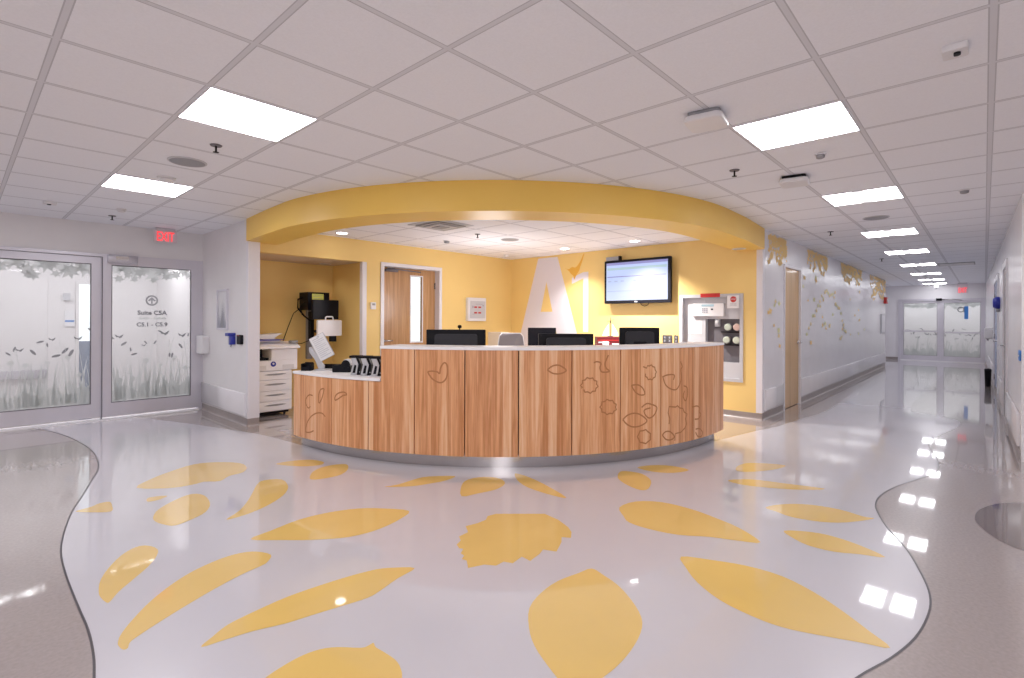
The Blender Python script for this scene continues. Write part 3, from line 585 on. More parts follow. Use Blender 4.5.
# ------------------------------------------------------------------ reception desk
def ring(mb, r0, r1, a0, a1, z0, z1, mi=0, n=None):
    n = n or max(2, int(abs(a1-a0)/1.5)); P = arc(DC, r1, a0, a1, n) + arc(DC, r0, a1, a0, n)
    mb.extr(P, z0, z1, 2, mi, smooth=True); return mb
desk = thing('reception_desk', (DC[0]-2.2,DC[1]-2.2,0), 'curved wood-panelled reception counter with white top and carved leaf outlines', 'reception desk')
seams = [-180.15,-177.5,-168,-159.65,-151,-142.6,-134,-125.3,-116.6,-108,-99.3,-91,-85.8]
panels = []
for i, (a0, a1) in enumerate(zip(seams, seams[1:])):
    mb = MB(); g = .09; ztop = .76 if a1 < -158 else 1.065
    ring(mb, 3.15, 3.19, a0+g, a1-g, .12, .76 if i == 3 else ztop)
    if i == 3:
        n0 = len(mb.f); ring(mb, 3.15, 3.19, -157.15, a1-g, .76, 1.065)
        for q in list(mb.uv):
            if q >= n0: mb.uv[q] = [(x + (a0 + g + 157.15)*-PI/180*3.19, y) for x, y in mb.uv[q]]
    off = random.random()*20
    for q in mb.uv: mb.uv[q] = [(x+off+(100 if i == 3 and 0 else 0), y) for x, y in mb.uv[q]]
    p = mb.build('wood_panel', 'desk_wood', desk)
    for v in (0,): e_ = p.modifiers.new('split', 'EDGE_SPLIT'); e_.split_angle = math.radians(30)
    panels.append(p)
class CylFr:
    def __call__(s, u, d, z): a = math.radians(u); return Vector((DC[0]+(3.19+d)*math.cos(a), DC[1]+(3.19+d)*math.sin(a), z))
K = 3.19*PI/180
class CylFr2:
    def __call__(s, u, d, z): return CylFr()(u/K, d, z)
for C_ in CARVE:
    C_ = [(u if u < 0 else u-360, z) for u, z in C_]
    mean = sum(u for u, z in C_)/len(C_)
    i = max(k for k in range(len(seams)-1) if seams[k] <= mean)
    pts = [(u*K, z) for u, z in C_]
    if len(pts) < 15: pts = smooth_path(pts, 4)
    mb = MB(CylFr2()); mb.ribbon(pts, .014, .0012); mb.build('carved_outline', 'carve', panels[i])
for q, nm, mt, args in ((0,'toe_kick','steel',[(3.05,3.097,-180.2,-86.2,0,.12)]), (0,'high_countertop','counter',[(2.86,3.198,-157.3,-85.9,1.066,1.092)]),
                        (0,'low_countertop','counter',[(2.62,3.198,-180.3,-157.32,.765,.79)]),
                        (0,'dark_backing','black_soft',[(3.125,3.148,-180.2,-157.2,.13,.755),(3.125,3.148,-157.0,-86.0,.13,1.06)]),(0,'worktop','counter',[(2.20,2.80,-157.2,-88,.71,.74)]), (0,'back_panel','counter',[(2.80,2.83,-157.2,-86,0,1.064)])):
    mb = MB()
    for a_ in args: ring(mb, *a_)
    p = mb.build(nm, mt, desk); e_ = p.modifiers.new('split', 'EDGE_SPLIT'); e_.split_angle = math.radians(30)
def radial(mb, ang, r0, r1, z0, z1, th=.035):
    a = math.radians(ang); e = Vector((math.cos(a), math.sin(a), 0)); n_ = Vector((-e.y, e.x, 0))
    mb.fr = Fr((DC[0],DC[1],0), e, n_); mb.box((r0,-th/2,z0), (r1,th/2,z1))
for nm, ang, r0, r1, z0, z1 in (('end_panel',-179.8,2.66,3.15,.12,.76), ('end_panel',-86.0,2.84,3.15,.12,1.065), ('end_plinth',-179.6,2.70,3.05,0,.12), ('end_plinth',-86.3,2.84,3.05,0,.12), ('divider_panel',-157.0,2.84,3.15,.79,1.065), ('support_panel',-157.4,2.22,2.8,0,.70), ('support_panel',-122,2.22,2.8,0,.70), ('support_panel',-88.6,2.22,2.8,0,.70)):
    mb = MB(); radial(mb, ang, r0, r1, z0, z1); mb.build(nm, 'desk_wood', desk)
# ------------------------------------------------------------------ on and behind the desk
VU, VD = (.6777,-.7354,0), (-.7354,-.6777,0)     # along / towards the lobby side of the desk
def monitor(loc, w, h, ztop, yaw, label, style=0, facing=1):
    """loc on the desk; the back of the screen faces the lobby when facing=1"""
    x, y, z0 = loc; c_, s_ = math.cos(yaw), math.sin(yaw); u = (VU[0]*c_-VU[1]*s_, VU[0]*s_+VU[1]*c_, 0); d = (u[1], -u[0], 0)
    if Vector(d).dot(Vector(VD)) < 0: d = (-d[0], -d[1], 0)
    fr = Fr((x,y,z0), u, d); H = ztop-z0
    t = thing('computer_monitor', (x,y,z0), label, 'monitor', 'computer monitors at the reception desk')
    b = MB(fr); b.rbox((-.12,-.09,0), (.12,.09,.012), .03, 0, 4, 2); b.build('base', 'black', t)
    b = MB(fr); b.rbox((-.035,-.03 if facing > 0 else -.015,.012), (.035,.0,H-h*.35), .01, 0, 2, 2); b.build('neck', 'black', t)
    b = MB(fr); b.rbox((-w/2,-.045,H-h), (w/2,-.0,H), .008, 0, 2, 1); sh = b.build('housing', 'black', t, .003)
    if facing > 0:
        b = MB(fr); b.rbox((-w*.36,.0,H-h*.85), (w*.36,.025,H-h*.12), .03, 0, 4, 1); b.build('rear_cover', 'dark_grey', t)
        b = MB(fr); b.rbox((-.07,.026,H-h*.6), (.07,.032,H-h*.42), .01, 0, 2, 1); b.build('vesa_plate', 'black', t)
        b = MB(fr); b.box((-w/2+.012,-.047,H-h+.015), (w/2-.012,-.0455,H-.012)); b.build('screen', 'screen_off', t)
    else:
        b = MB(fr); b.box((-w/2+.012,.0005,H-h+.015), (w/2-.012,.002,H-.012)); b.build('screen', 'screen_off', t)
    return t, fr, H
t, fr, H = monitor((3.44,3.94,.741), .60, .37, 1.235, .06, 'wide black computer monitor seen from behind with a webcam on top')
b = MB(fr); b.lathe((.035,-.02,H), [(.006,0),(.006,.012),(.018,.016),(.022,.03),(.016,.045),(.0,.048)], n=12, caps=False); b.build('webcam', 'black', t)
monitor((4.195,3.12,.741), .557, .34, 1.198, 0, 'low wide black monitor seen from behind, just left of the dark red box')
monitor((5.06,2.77,.741), .43, .36, 1.258, -.06, 'squarish black monitor seen from behind, nearest the tube station')
monitor((6.93,5.674,.741), .49, .38, 1.20, .0, 'small black monitor standing on the rear desk before the letter A', 0, -1)
# rear desk along the right wall
t = thing('rear_desk', (7.05,5.3,0), 'plain white desk against the yellow wall behind the counter', 'desk')
b = MB(); b.box((6.74,4.05,.71), (7.355,6.6,.74)); b.build('desk_top', 'counter', t, .004)
for y in (4.1, 6.5):
    b = MB(); b.box((6.75,y,0), (7.30,y+.03,.71)); b.build('leg', 'lightgrey', t)
b = MB(); b.box((7.30,4.13,.3), (7.32,6.5,.71)); b.build('modesty_panel', 'lightgrey', t)
t = thing('storage_box', (7.0,4.385,.741), 'dark red box with a white label on the rear desk beside a monitor', 'box')
fr = Fr((7.0,4.385,.741), VU, VD)
b = MB(fr); b.box((-.19,-.12,0), (.19,.12,.335)); b.build('carton', 'darkred', t, .003)
b = MB(fr); b.box((.04,.121,.20), (.15,.123,.235)); b.build('printed_label', 'paper', t)
b = MB(fr); b.box((-.17,.121,.24), (-.10,.123,.26)); b.build('printed_label', 'paper', t)
b = MB(fr); b.box((-.185,.121,.275), (.185,.1225,.29)); b.build('printed_stripe', 'red', t)
t = thing('paper_cup', (6.80,4.30,.741), 'pale paper cup in front of the dark red box', 'cup')
b = MB(); b.lathe((6.80,4.30,.741), [(.035,0),(.05,.26),(.044,.262),(.03,.02)], n=16); b.build('cup', 'offwhite', t)
t = thing('ornament', (7.05,4.37,1.077), 'little white sails around a thin black mast on the dark red box', 'ornament')
fo = Fr((7.05,4.37,1.077), VU, VD)
b = MB(fo); b.lathe((0,0,0), [(.045,0),(.045,.01)], n=14); b.tube([(0,0,.01),(0,0,.31)], .005, 6); b.tube([(-.05,0,.235),(.055,0,.27)], .003, 5); b.lathe((0,0,.22), [(.012,0),(.014,.012),(.0,.03)], n=8, caps=False); b.build('mast', 'black', t)
for sx in (-1, 1):
    b = MB(fo); b.extr([(sx*.02,.01), (sx*.13,.01), (sx*.10,.09), (sx*.03,.20)], -.004, .004, 1); b.build('sail', 'paper', t)
t = thing('ring_binder', (6.85,5.38,.741), 'blue and white ring binder upright on the rear desk', 'binder')
fo = Fr((6.85,5.38,.741), VU, VD); b = MB(fo); b.box((-.07,-.12,0), (.07,.12,.245)); b.build('cover', 'blue', t, .004)
b = MB(fo); b.box((-.025,.1205,.04), (.03,.122,.21)); b.build('spine_label', 'paper', t)
t = thing('cabinet', (6.6,6.42,0), 'narrow cream cabinet standing by the back wall of the office', 'cabinet')
b = MB(); b.box((6.50,6.25,.04), (6.70,6.58,1.115)); b.build('carcass', 'cream', t, .008)
b = MB(); b.box((6.51,6.232,.08), (6.69,6.25,1.09)); d_ = b.build('door', 'cream', t, .003)
b = MB(); b.tube([(6.67,6.225,.7), (6.67,6.215,.75), (6.67,6.225,.8)], .006, 6); b.build('handle', 'steel', d_)
b = MB(); b.box((6.52,6.27,0), (6.68,6.56,.04)); b.build('plinth', 'black', t)
# office chair
cx, cy = 5.30, 4.90; t = thing('office_chair', (cx,cy,0), 'office chair with grey mesh back and pale frame behind the counter', 'chair')
fo = Fr((cx,cy,0), VU, VD)
for k in range(5):
    a = 2*PI*k/5+.3; b = MB(fo); b.tube([(0,0,.11), (.14*math.cos(a),.14*math.sin(a),.10), (.29*math.cos(a),.29*math.sin(a),.075)], [.028,.022,.016], 8); lg = b.build('leg', 'grey', t)
    b = MB(fo); p_ = (.29*math.cos(a), .29*math.sin(a), .03); b.lathe((p_[0]-.022*math.sin(a), p_[1]+.022*math.cos(a), .031), [(.03,0),(.03,.044)], (math.sin(a),-math.cos(a),0), 14); b.tube([p_, (p_[0],p_[1],.075)], .008, 6); b.build('caster', 'black', lg)
b = MB(fo); b.lathe((0,0,.10), [(.03,0),(.03,.16),(.018,.16),(.018,.33)], n=14); b.build('gas_lift', 'black', t)
b = MB(fo); b.rbox((-.24,-.24,.43), (.24,.24,.50), .07, 0, 5, 2); b.build('seat', 'mesh_grey', t, .015)
b = MB(fo)
P = [(-.185,.66),(-.195,.9),(-.165,1.10),(-.13,1.135),(.13,1.135),(.165,1.10),(.195,.9),(.185,.66)]
A_ = [b.p((x, -.20-.06*(1-(x/.22)**2)-.03*(z-.66), z)) for x, z in P]; B_ = [b.p((x, -.175-.06*(1-(x/.22)**2)-.03*(z-.66), z)) for x, z in P]
b.face(A_); b.face(B_[::-1])
for k in range(8): b.face((A_[k], A_[(k+1)%8], B_[(k+1)%8], B_[k]))
b.build('backrest', 'mesh_grey', t)
b = MB(fo); b.tube([(x, -.19-.06*(1-(x/.22)**2)-.03*(z-.66), z) for x, z in P + P[:1]], .013, 8); b.tube([(0,-.25,.68), (0,-.30,.55), (0,-.18,.44), (0,0,.42)], .02, 8); b.build('back_frame', 'offwhite', t)
for sx in (-1, 1):
    b = MB(fo); b.tube([(sx*.2,0,.44), (sx*.28,0,.45), (sx*.29,0,.62), (sx*.285,-.02,.66)], .013, 8); b.rbox((sx*.285-.03,-.12,.66), (sx*.285+.03,.12,.685), .02, 0, 3, 2); b.build('armrest', 'black', t)
# things on the low counter
LZ = .7905
def stand(x, y, label):
    t = thing('handset_stand', (x,y,LZ), label, 'device stand', 'stands on the low counter'); fo = Fr((x,y,LZ), VU, VD)
    o_ = [(-.045,0),(.012,0),(.032,.105),(.010,.165),(-.035,.165),(-.012,.105)]
    b = MB(fo)
    q = [(-.045,.0),(.015,.0),(.018,.02),(-.034,.02)]; b.extr(q, .035, .045, 1)
    b.extr([(-.045,0),(-.030,0),(-.006,.10),(-.020,.105)], .035, .045, 1); b.extr([(.002,0),(.015,0),(.034,.105),(.018,.105)], .035, .045, 1)
    b.extr([(-.020,.105),(.018,.095),(.034,.105),(.008,.168),(-.04,.168)], .035, .045, 1); b.build('side_plate', 'lightgrey', t)
    b = MB(fo); b.extr([(-.038,0),(.045,0),(.060,.105),(.030,.166),(-.03,.166),(-.012,.105)], -.06, .034, 1); b.build('body', 'black', t)
    b = MB(fo); b.rbox((-.055,-.065,.168), (.050,.048,.188), .004, 0, 2, 2); b.build('top_cap', 'black_soft', t)
    b = MB(fo); b.lathe((.045,.0345,.03), [(.006,0),(.006,.004)], (0,1,0), 8); b.build('button', 'grey', t)
stand(2.675,4.549, 'grey and black angled handset stand next to the black roll dispenser')
stand(2.716,4.431, 'grey and black angled handset stand between two matching ones')
stand(2.757,4.313, 'grey and black angled handset stand closest to the high counter step')
t = thing('roll_dispenser', (2.715,4.876,LZ), 'black desktop dispenser with a pale roll on the low counter', 'dispenser'); fo = Fr((2.715,4.876,LZ), VU, VD)
b = MB(fo); b.extr([(-.095,0),(.095,0),(.095,.055),(.07,.10),(.03,.118),(-.0,.09),(-.03,.075),(-.085,.075),(-.095,.05)], -.05, .05, 1); b.build('body', 'black', t, .006)
b = MB(fo); b.lathe((.045,-.045,.087), [(.012,0),(.047,0),(.047,.06),(.012,.06)], (0,1,0), 20); b.build('roll', 'paper', t)
b = MB(fo); b.lathe((.045,.051,.083), [(.044,0),(.040,.006)], (0,1,0), 20); b.build('side_disc', 'black_soft', t)
t = thing('document_holder', (2.635,5.20,LZ), 'tilted grey document holder with a printed sheet on the low counter', 'document holder'); fo = Fr((2.635,5.20,LZ), VU, VD)
b = MB(fo); b.rbox((-.055,-.08,0), (.20,.06,.012), .02, 0, 3, 2); b.build('base', 'lightgrey', t)
b = MB(fo); b.extr([(-.02,.01),(.035,.01),(.04,.05),(-.03,.15),(-.10,.25),(-.125,.24),(-.12,.19),(-.06,.11)], -.03, .0, 1); b.build('arm', 'lightgrey', t, .004)
a = math.radians(28); uu = Vector(VU)*math.cos(a) + Vector((0,0,1))*math.sin(a); zz = -Vector(VU)*math.sin(a) + Vector((0,0,1))*math.cos(a)
fp = Fr(Fr((2.635,5.20,LZ), VU, VD)(.02,.02,.25), uu, VD, zz)
b = MB(fp); b.rbox((-.085,-.006,-.135), (.085,.0,.135), .006, 0, 2, 1); b.build('board', 'lightgrey', t)
b = MB(fp); b.box((-.078,.0005,-.13), (.078,.0015,.13)); sh = b.build('sheet', 'paper', t)
b = MB(fp)
for k in range(11):
    z = .10 - k*.02; L_ = .12 if k % 3 else .08
    b.box((-.06,.0016,z), (-.06+L_,.0019,z+.0035))
b.box((.0,.0016,.112), (.03,.0019,.118)); b.build('printed_lines', 'ink', sh)
t = thing('keyboard', (2.829,5.25,LZ), 'black keyboard lying behind the document holder', 'keyboard'); fo = Fr((2.829,5.25,LZ), VU, VD)
b = MB(fo); b.extr([(-.07,0),(.07,0),(.07,.045),(-.07,.018)], -.15, .15, 0); b.build('case', 'black', t, .003)
b = MB(fo)
for r_ in range(4):
    for k in range(12):
        b.box((-.14+k*.0233, -.055+r_*.028, .038+.0+(r_-1.5)*.0055), (-.14+k*.0233+.019, -.055+r_*.028+.022, .047+(r_-1.5)*.0055))
b.build('keys', 'black_soft', t)
t = thing('pen_tray', (2.60,5.32,LZ), 'black open desk tray at the left end of the low counter', 'tray'); fo = Fr((2.53,5.275,LZ), VU, VD)
b = MB(fo); b.box((-.05,-.05,0), (.05,.05,.008)); b.box((-.05,-.05,.008), (-.044,.05,.075)); b.box((.044,-.05,.008), (.05,.05,.075)); b.box((-.044,-.05,.008), (.044,-.044,.085)); b.box((-.044,.044,.008), (.044,.05,.04)); b.build('tray', 'black', t)

# ------------------------------------------------------------------ printer recess
t = thing('printer', (2.95,7.4,0), 'tall white office copier with four paper drawers in the yellow recess', 'printer')
x0, x1, y0, y1 = 2.66, 3.22, 7.18, 7.70
b = MB(); b.box((x0,y0+.01,.065), (x1,y1,.622)); b.build('drawer_cabinet', 'device_white', t, .006)
b = MB(); b.box((x0+.03,y0+.04,.03), (x1-.03,y1-.03,.066)); b.build('plinth', 'black', t)
for px_ in (x0+.07, x1-.07):
    for py_ in (y0+.09, y1-.09):
        b = MB(); b.lathe((px_-.012,py_,.016), [(.0155,0),(.0155,.024)], (1,0,0), 12); b.build('caster', 'black', t)
for k, (za, zb) in enumerate(((.075,.203),(.210,.345),(.352,.495),(.502,.618))):
    b = MB(); b.box((x0+.008,y0-.008,za), (x1-.008,y0+.009,zb)); dr = b.build('paper_drawer', 'device_white', t, .003)
    zc = (za+zb)/2+.012
    b = MB(Fr((0,y0-.009,0), (1,0,0), (0,-1,0))); P = [(2.83,zc),(2.90,zc+.010),(2.99,zc+.012),(3.08,zc+.010),(3.14,zc),(3.07,zc-.010),(2.99,zc-.014),(2.90,zc-.010)]
    b.extr(P, 0, .0015, 1); b.build('finger_grip', 'grey', dr)
b = MB(); b.box((x0,y0-.01,.625), (x1+.07,y1,.765)); b.build('print_engine', 'device_white', t, .006)
b = MB(Fr((0,y0-.011,0), (1,0,0), (0,-1,0))); b.lathe((2.955,0,.715), [(.036,0),(.036,.004)], (0,1,0), 20); b.build('round_badge', 'blue', t)
b = MB(Fr((0,y0-.0155,0), (1,0,0), (0,-1,0))); b.lathe((2.955,0,.72), [(.014,0),(.014,.002)], (0,1,0), 14); b.build('badge_dot', 'offwhite', t)
b = MB(); b.box((x0+.01,y0-.0125,.64), (2.86,y0-.0105,.70)); b.build('access_flap', 'offwhite', t)
b = MB(); b.box((3.08,y0-.0125,.64), (3.24,y0-.0105,.70)); b.build('access_flap', 'offwhite', t)
b = MB(); b.box((x0,y0+.30,.765), (x1+.07,y1,.93)); b.box((2.93,y0-.01,.765), (x1+.07,y0+.30,.92)); b.build('output_bay', 'device_white', t, .005)
b = MB(); b.box((x0+.01,y0+.29,.77), (2.92,y0+.299,.915)); b.build('bay_shadow_panel', 'black_soft', t)
b = MB(); b.box((x0+.02,y0+.03,.768), (2.91,y0+.28,.80)); b.build('output_tray', 'black_soft', t)
b = MB(); b.extr([(y0-.06,.925),(y1,.925),(y1,1.01),(y0+.20,1.01),(y0+.02,.985),(y0-.06,.95)], x0, x1+.09, 0); b.build('scanner', 'device_white', t, .008)
b = MB(Fr((0,0,0), (1,0,0), (0,1,0))); b.extr([(x0,1.011),(x1-.05,1.011),(x1-.16,1.06),(x1-.10,1.10),(x1-.04,1.125),(x1-.09,1.13),(x1-.22,1.115),(x0,1.12)], y0+.22, y1-.02, 1); b.build('document_feeder', 'device_white', t, .006)
b = MB(); b.rbox((x1-.02,y0-.03,1.0), (x1+.07,y0+.08,1.03), .01, 0, 2, 2); b.build('control_panel', 'grey', t)
t = thing('paper_tray', (2.95,7.28,1.034), 'violet-blue tray of paper lying on the copier', 'tray')
b = MB(); b.extr([(2.78,1.034),(3.05,1.034),(3.13,1.046),(3.06,1.052),(2.86,1.056),(2.76,1.05)], 7.20, 7.36, 1); b.build('tray', 'navy_cloth', t, .002)
b = MB(); b.box((2.84,7.21,1.056), (3.0,7.35,1.063)); b.build('paper_stack', 'paper', t)
# wall-mounted workstation
t = thing('wall_workstation', (3.7,7.74,.8), 'wall-mounted computer workstation with black screen and white folding keyboard tray', 'computer workstation')
b = MB(); b.box((3.68,7.68,.72), (3.76,7.745,1.72)); b.build('wall_track', 'grey', t, .004)
b = MB(); b.box((3.69,7.60,1.0), (3.75,7.68,1.45)); b.build('cable_cover', 'black', t, .006)
b = MB(); b.box((3.52,7.34,1.47), (3.86,7.62,1.735)); cb = b.build('processor_box', 'black', t, .006)
b = MB(); b.box((3.585,7.336,1.60), (3.765,7.3395,1.71)); lb = b.build('caution_label', 'yellow_label', cb)
b = MB()
for z in (1.69, 1.665, 1.64, 1.62): b.box((3.60,7.3345,z), (3.745,7.3355,z+.006))
b.build('printed_lines', 'ink', lb)
fm = Fr((3.74,7.22,1.48), (.98,.17,0), (.17,-.98,0)); b = MB(fm); b.rbox((-.23,-.03,-.15), (.22,.015,.14), .01, 0, 2, 1); mo = b.build('monitor', 'black', t, .003)
b = MB(fm); b.box((-.215,.0155,-.13), (.205,.017,.125)); b.build('screen', 'screen_off', mo)
b = MB(); b.tube([(3.72,7.62,1.42), (3.74,7.45,1.40), (3.82,7.26,1.42)], .02, 8); b.tube([(3.76,7.6,1.15), (3.80,7.4,1.10), (3.80,7.20,1.12)], .022, 8); b.build('arm', 'black', t)
ft = Fr((3.755,7.13,1.205), (.99,.1,0), (.1,-.99,0)); b = MB(ft); b.rbox((-.20,-.03,-.12), (.20,.012,.115), .018, 0, 4, 1); kt = b.build('keyboard_tray', 'device_white', t, .004)
b = MB(ft); b.tube([(-.065,-.01,.11), (-.06,-.01,.155), (-.045,-.01,.165), (.045,-.01,.165), (.06,-.01,.155), (.065,-.01,.11)], .010, 8); b.build('handle', 'device_white', kt)
b = MB(); b.box((3.78,7.14,1.0), (3.87,7.20,1.085)); b.build('bracket', 'black', t, .004)
b = MB(); b.tube([(3.53,7.60,1.50), (3.47,7.70,1.42), (3.40,7.735,1.2), (3.33,7.738,1.0), (3.28,7.738,.85)], .006, 6); b.tube([(3.54,7.5,1.66),(3.47,7.55,1.63),(3.49,7.6,1.50),(3.6,7.62,1.38),(3.7,7.6,1.30)], .012, 6); b.tube([(3.53,7.42,1.60),(3.48,7.5,1.52),(3.56,7.6,1.4)], .010, 6); b.tube([(3.70,7.60,1.02),(3.6,7.70,.96),(3.42,7.74,.96)], .005, 6); b.build('cable', 'black_soft', t)

# ------------------------------------------------------------------ things on the office walls
t = thing('alarm_panel', FB(6.38,0,1.52), 'pale wall panel with red indicator lights on the yellow back wall', 'wall panel')
b = MB(FB); b.rbox((6.16,0,1.31), (6.60,.07,1.73), .012, 0, 2, 1); bx_ = b.build('enclosure', 'offwhite', t, .004)
b = MB(FB); b.rbox((6.21,.071,1.36), (6.57,.078,1.67), .006, 0, 2, 1); b.build('door', 'lightgrey', t)
for ux in (6.33, 6.43):
    for z in (1.56, 1.46):
        b = MB(FB); b.box((ux-.035,.079,z-.014), (ux+.03,.083,z+.014)); b.build('indicator', 'red', t)
b = MB(FB); b.box((6.25,.079,1.545), (6.275,.081,1.585)); b.box((6.25,.079,1.43), (6.30,.081,1.437)); b.box((6.33,.079,1.61), (6.50,.081,1.617)); b.box((6.50,.079,1.58), (6.53,.081,1.60)); b.build('markings', 'ink', t)
t = thing('thermostat', FB(4.27,0,1.54), 'small white thermostat between the recess and the wooden office door', 'thermostat')
b = MB(FB); b.rbox((4.228,0,1.485), (4.312,.03,1.592), .008, 0, 2, 1); b.build('case', 'offwhite', t, .003); b = MB(FB); b.box((4.245,.031,1.545), (4.295,.033,1.575)); b.build('display', 'grey', t)
t = thing('wall_lettering', FRt(-5.8,0,1.6), 'large white characters A1 with a small orange bird on the yellow wall', 'wall lettering')
b = MB(FRt)
for q in (((-6.122,2.475),(-5.672,2.475),(-5.802,2.04),(-5.99,2.04)), ((-5.94,2.04),(-5.99,2.04),(-6.62,.80),(-6.21,.80)), ((-5.802,2.04),(-5.92,2.04),(-5.62,.80),(-5.16,.80))):
    pass
q_ = lambda P: b.extr(P, .0, .003, 1)
def Lx(z): return -6.122 - (2.475-z)*.308
def Rx(z): return -5.672 + (2.475-z)*.314
def li(z): return -5.935 - (2.04-z)*.225
def ri(z): return -5.915 + (2.04-z)*.245
q_([(Lx(2.475),2.475),(Rx(2.475),2.475),(Rx(2.04),2.04),(Lx(2.04),2.04)])
q_([(Lx(2.04),2.04),(-5.925,2.04),(li(1.485),1.485),(Lx(1.485),1.485)]); q_([(-5.925,2.04),(Rx(2.04),2.04),(Rx(1.485),1.485),(ri(1.485),1.485)])
q_([(Lx(1.485),1.485),(Rx(1.485),1.485),(Rx(1.17),1.17),(Lx(1.17),1.17)])
q_([(Lx(1.17),1.17),(li(1.17),1.17),(li(.8),.8),(Lx(.8),.8)]); q_([(ri(1.17),1.17),(Rx(1.17),1.17),(Rx(.8),.8),(ri(.8),.8)])
b.build('letter_a', 'sign_white', t)
b = MB(FRt); b.extr([(-5.349,2.077),(-5.11,2.166),(-5.005,2.166),(-5.005,1.135),(-5.105,1.135),(-5.105,2.062),(-5.349,1.972)], 0, .003, 1); b.build('digit_one', 'sign_white', t)
b = MB(FRt); b.extr(smooth_path([(-5.50,2.265),(-5.44,2.235),(-5.40,2.245),(-5.34,2.27),(-5.28,2.255),(-5.22,2.30),(-5.16,2.38),(-5.10,2.49),(-5.095,2.47),(-5.13,2.36),(-5.17,2.27),(-5.20,2.19),(-5.25,2.13),(-5.30,2.04),(-5.315,2.11),(-5.37,2.15),(-5.41,2.20)], 2, True), 0, .004, 1); b.build('bird_silhouette', 'bird_orange', t)
t = thing('television', FRt(-4.04,0,1.95), 'wall-mounted flat television showing a pale blue schedule screen', 'television')
b = MB(FRt); b.box((-4.2,.002,1.8), (-3.9,.049,2.1)); b.build('wall_bracket', 'black', t)
b = MB(FRt); b.rbox((-4.615,.05,1.606), (-3.46,.105,2.305), .012, 0, 2, 1); b.build('housing', 'black', t, .004)
b = MB(FRt); b.box((-4.575,.106,1.655), (-3.505,.108,2.265)); sc_ = b.build('screen', 'tv_screen', t)
b = MB(FRt); b.box((-4.575,.1085,2.225), (-3.505,.1092,2.265), 0); b.box((-4.56,.1085,2.145), (-3.52,.1092,2.185), 1); b.box((-4.56,.1085,2.03), (-3.53,.1092,2.045), 0)
for k in range(9):
    if k not in (3, 5): b.box((-4.54+k*.115,.1085,1.955), (-4.54+k*.115+.06,.1092,1.975), 2)
b.box((-4.56,.1085,1.80), (-3.65,.1092,1.812), 2); b.build('screen_rows', ['tv_line', 'tv_green', 'tv_grey'], sc_)
b = MB(FRt); b.box((-4.06,.1055,1.622), (-4.01,.107,1.638)); b.build('maker_plate', 'lightgrey', t)
b = MB(FRt); b.tube([(-4.0,.03,1.61), (-3.97,.03,1.575), (-3.92,.03,1.56), (-3.87,.03,1.58), (-3.85,.03,1.61)], .005, 6); b.build('cable', 'black_soft', t)
t = thing('receiver_box', FRt(-4.46,0,2.33), 'small grey receiver box on top edge of the wall television', 'receiver')
b = MB(FRt); b.rbox((-4.59,.03,2.306), (-4.34,.10,2.37), .006, 0, 2, 1); b.build('case', 'grey', t, .003); b = MB(FRt); b.box((-4.355,.03,2.306), (-4.335,.104,2.375)); b.build('end_cap', 'black', t)
for (ua, ub, lab) in ((-3.635,-3.48,'wider steel socket plate on the yellow wall below the television'), (-3.445,-3.385,'narrow steel socket plate on the yellow wall beside the tube station')):
    t = thing('socket_plate', FRt((ua+ub)/2,0,1.05), lab, 'socket')
    b = MB(FRt); b.rbox((ua,0,.99), (ub,.008,1.112), .004, 0, 2, 1); b.build('plate', 'steel', t)
    b = MB(FRt)
    for k in range(2 if ub-ua > .1 else 1):
        uc = ua + (ub-ua)*((k+.5)/(2 if ub-ua > .1 else 1))
        for z in (1.025, 1.077): b.lathe((uc,.0085,z), [(.016,0),(.016,.003)], (0,1,0), 12)
    b.build('receptacle', 'grey', t)
# pneumatic tube station in the niche
t = thing('tube_station', FRt(-2.9,0,1.1), 'grey pneumatic tube station set into the yellow wall beside the counter', 'tube station')
b = MB(FRt); e = .045; U0, U1, Z0, Z1 = -3.36, -2.446, .485, 1.715
for q in (((U0,-.13,Z0),(U0+e,.015,Z1)), ((U1-e,-.13,Z0),(U1,.015,Z1)), ((U0+e,-.13,Z0),(U1-e,.015,Z0+e)), ((U0+e,-.13,Z1-e),(U1-e,.015,Z1))): b.box(*q)
b.build('surround', 'lightgrey', t)
b = MB(FRt)
for q in (((U0+e,-.12,Z0+e),(-2.99,-.05,Z1-e)), ((-2.99,-.12,1.36),(U1-e,-.05,Z1-e)), ((-2.99,-.12,Z0+e),(U1-e,-.04,.748))): b.box(*q)
b.build('front_panel', 'lightgrey', t, .004)
b = MB(FRt); b.box((-2.99,-.139,.748), (U1-e,-.125,1.36)); b.box((-2.99,-.125,.748), (U1-e,-.05,.752)); b.build('dark_recess', 'alu_dark', t)
b = MB(FRt); b.rbox((-3.175,-.05,1.40), (-2.72,-.015,1.585), .008, 0, 2, 1); cp = b.build('control_panel', 'offwhite', t, .003)
b = MB(FRt); b.box((-3.04,-.014,1.54), (-2.86,-.012,1.57)); b.build('display', 'tv_green', cp)
b = MB(FRt)
for r_ in range(3):
    for k in range(3): b.box((-3.03+k*.03,-.0145,1.45+r_*.025), (-3.03+k*.03+.02,-.011,1.45+r_*.025+.016))
b.build('keypad', 'ink', cp)
b = MB(FRt); b.rbox((-2.90,-.0145,1.49), (-2.87,-.010,1.51), .005, 0, 2, 1); b.build('button', 'black', cp)
b = MB(FRt); b.lathe((-2.83,-.085,1.25), [(.038,0),(.038,.108)], (0,0,1), 18); b.build('arrival_nozzle', 'lightgrey', t)
b = MB(FRt); b.box((-3.04,.016,1.672), (-2.76,.019,1.728)); b.build('red_notice_strip', 'red', t)
b = MB(FRt); b.box((-2.77,-.125,.985), (U1-e-.004,-.06,.999)); b.build('rack_shelf', 'black', t)
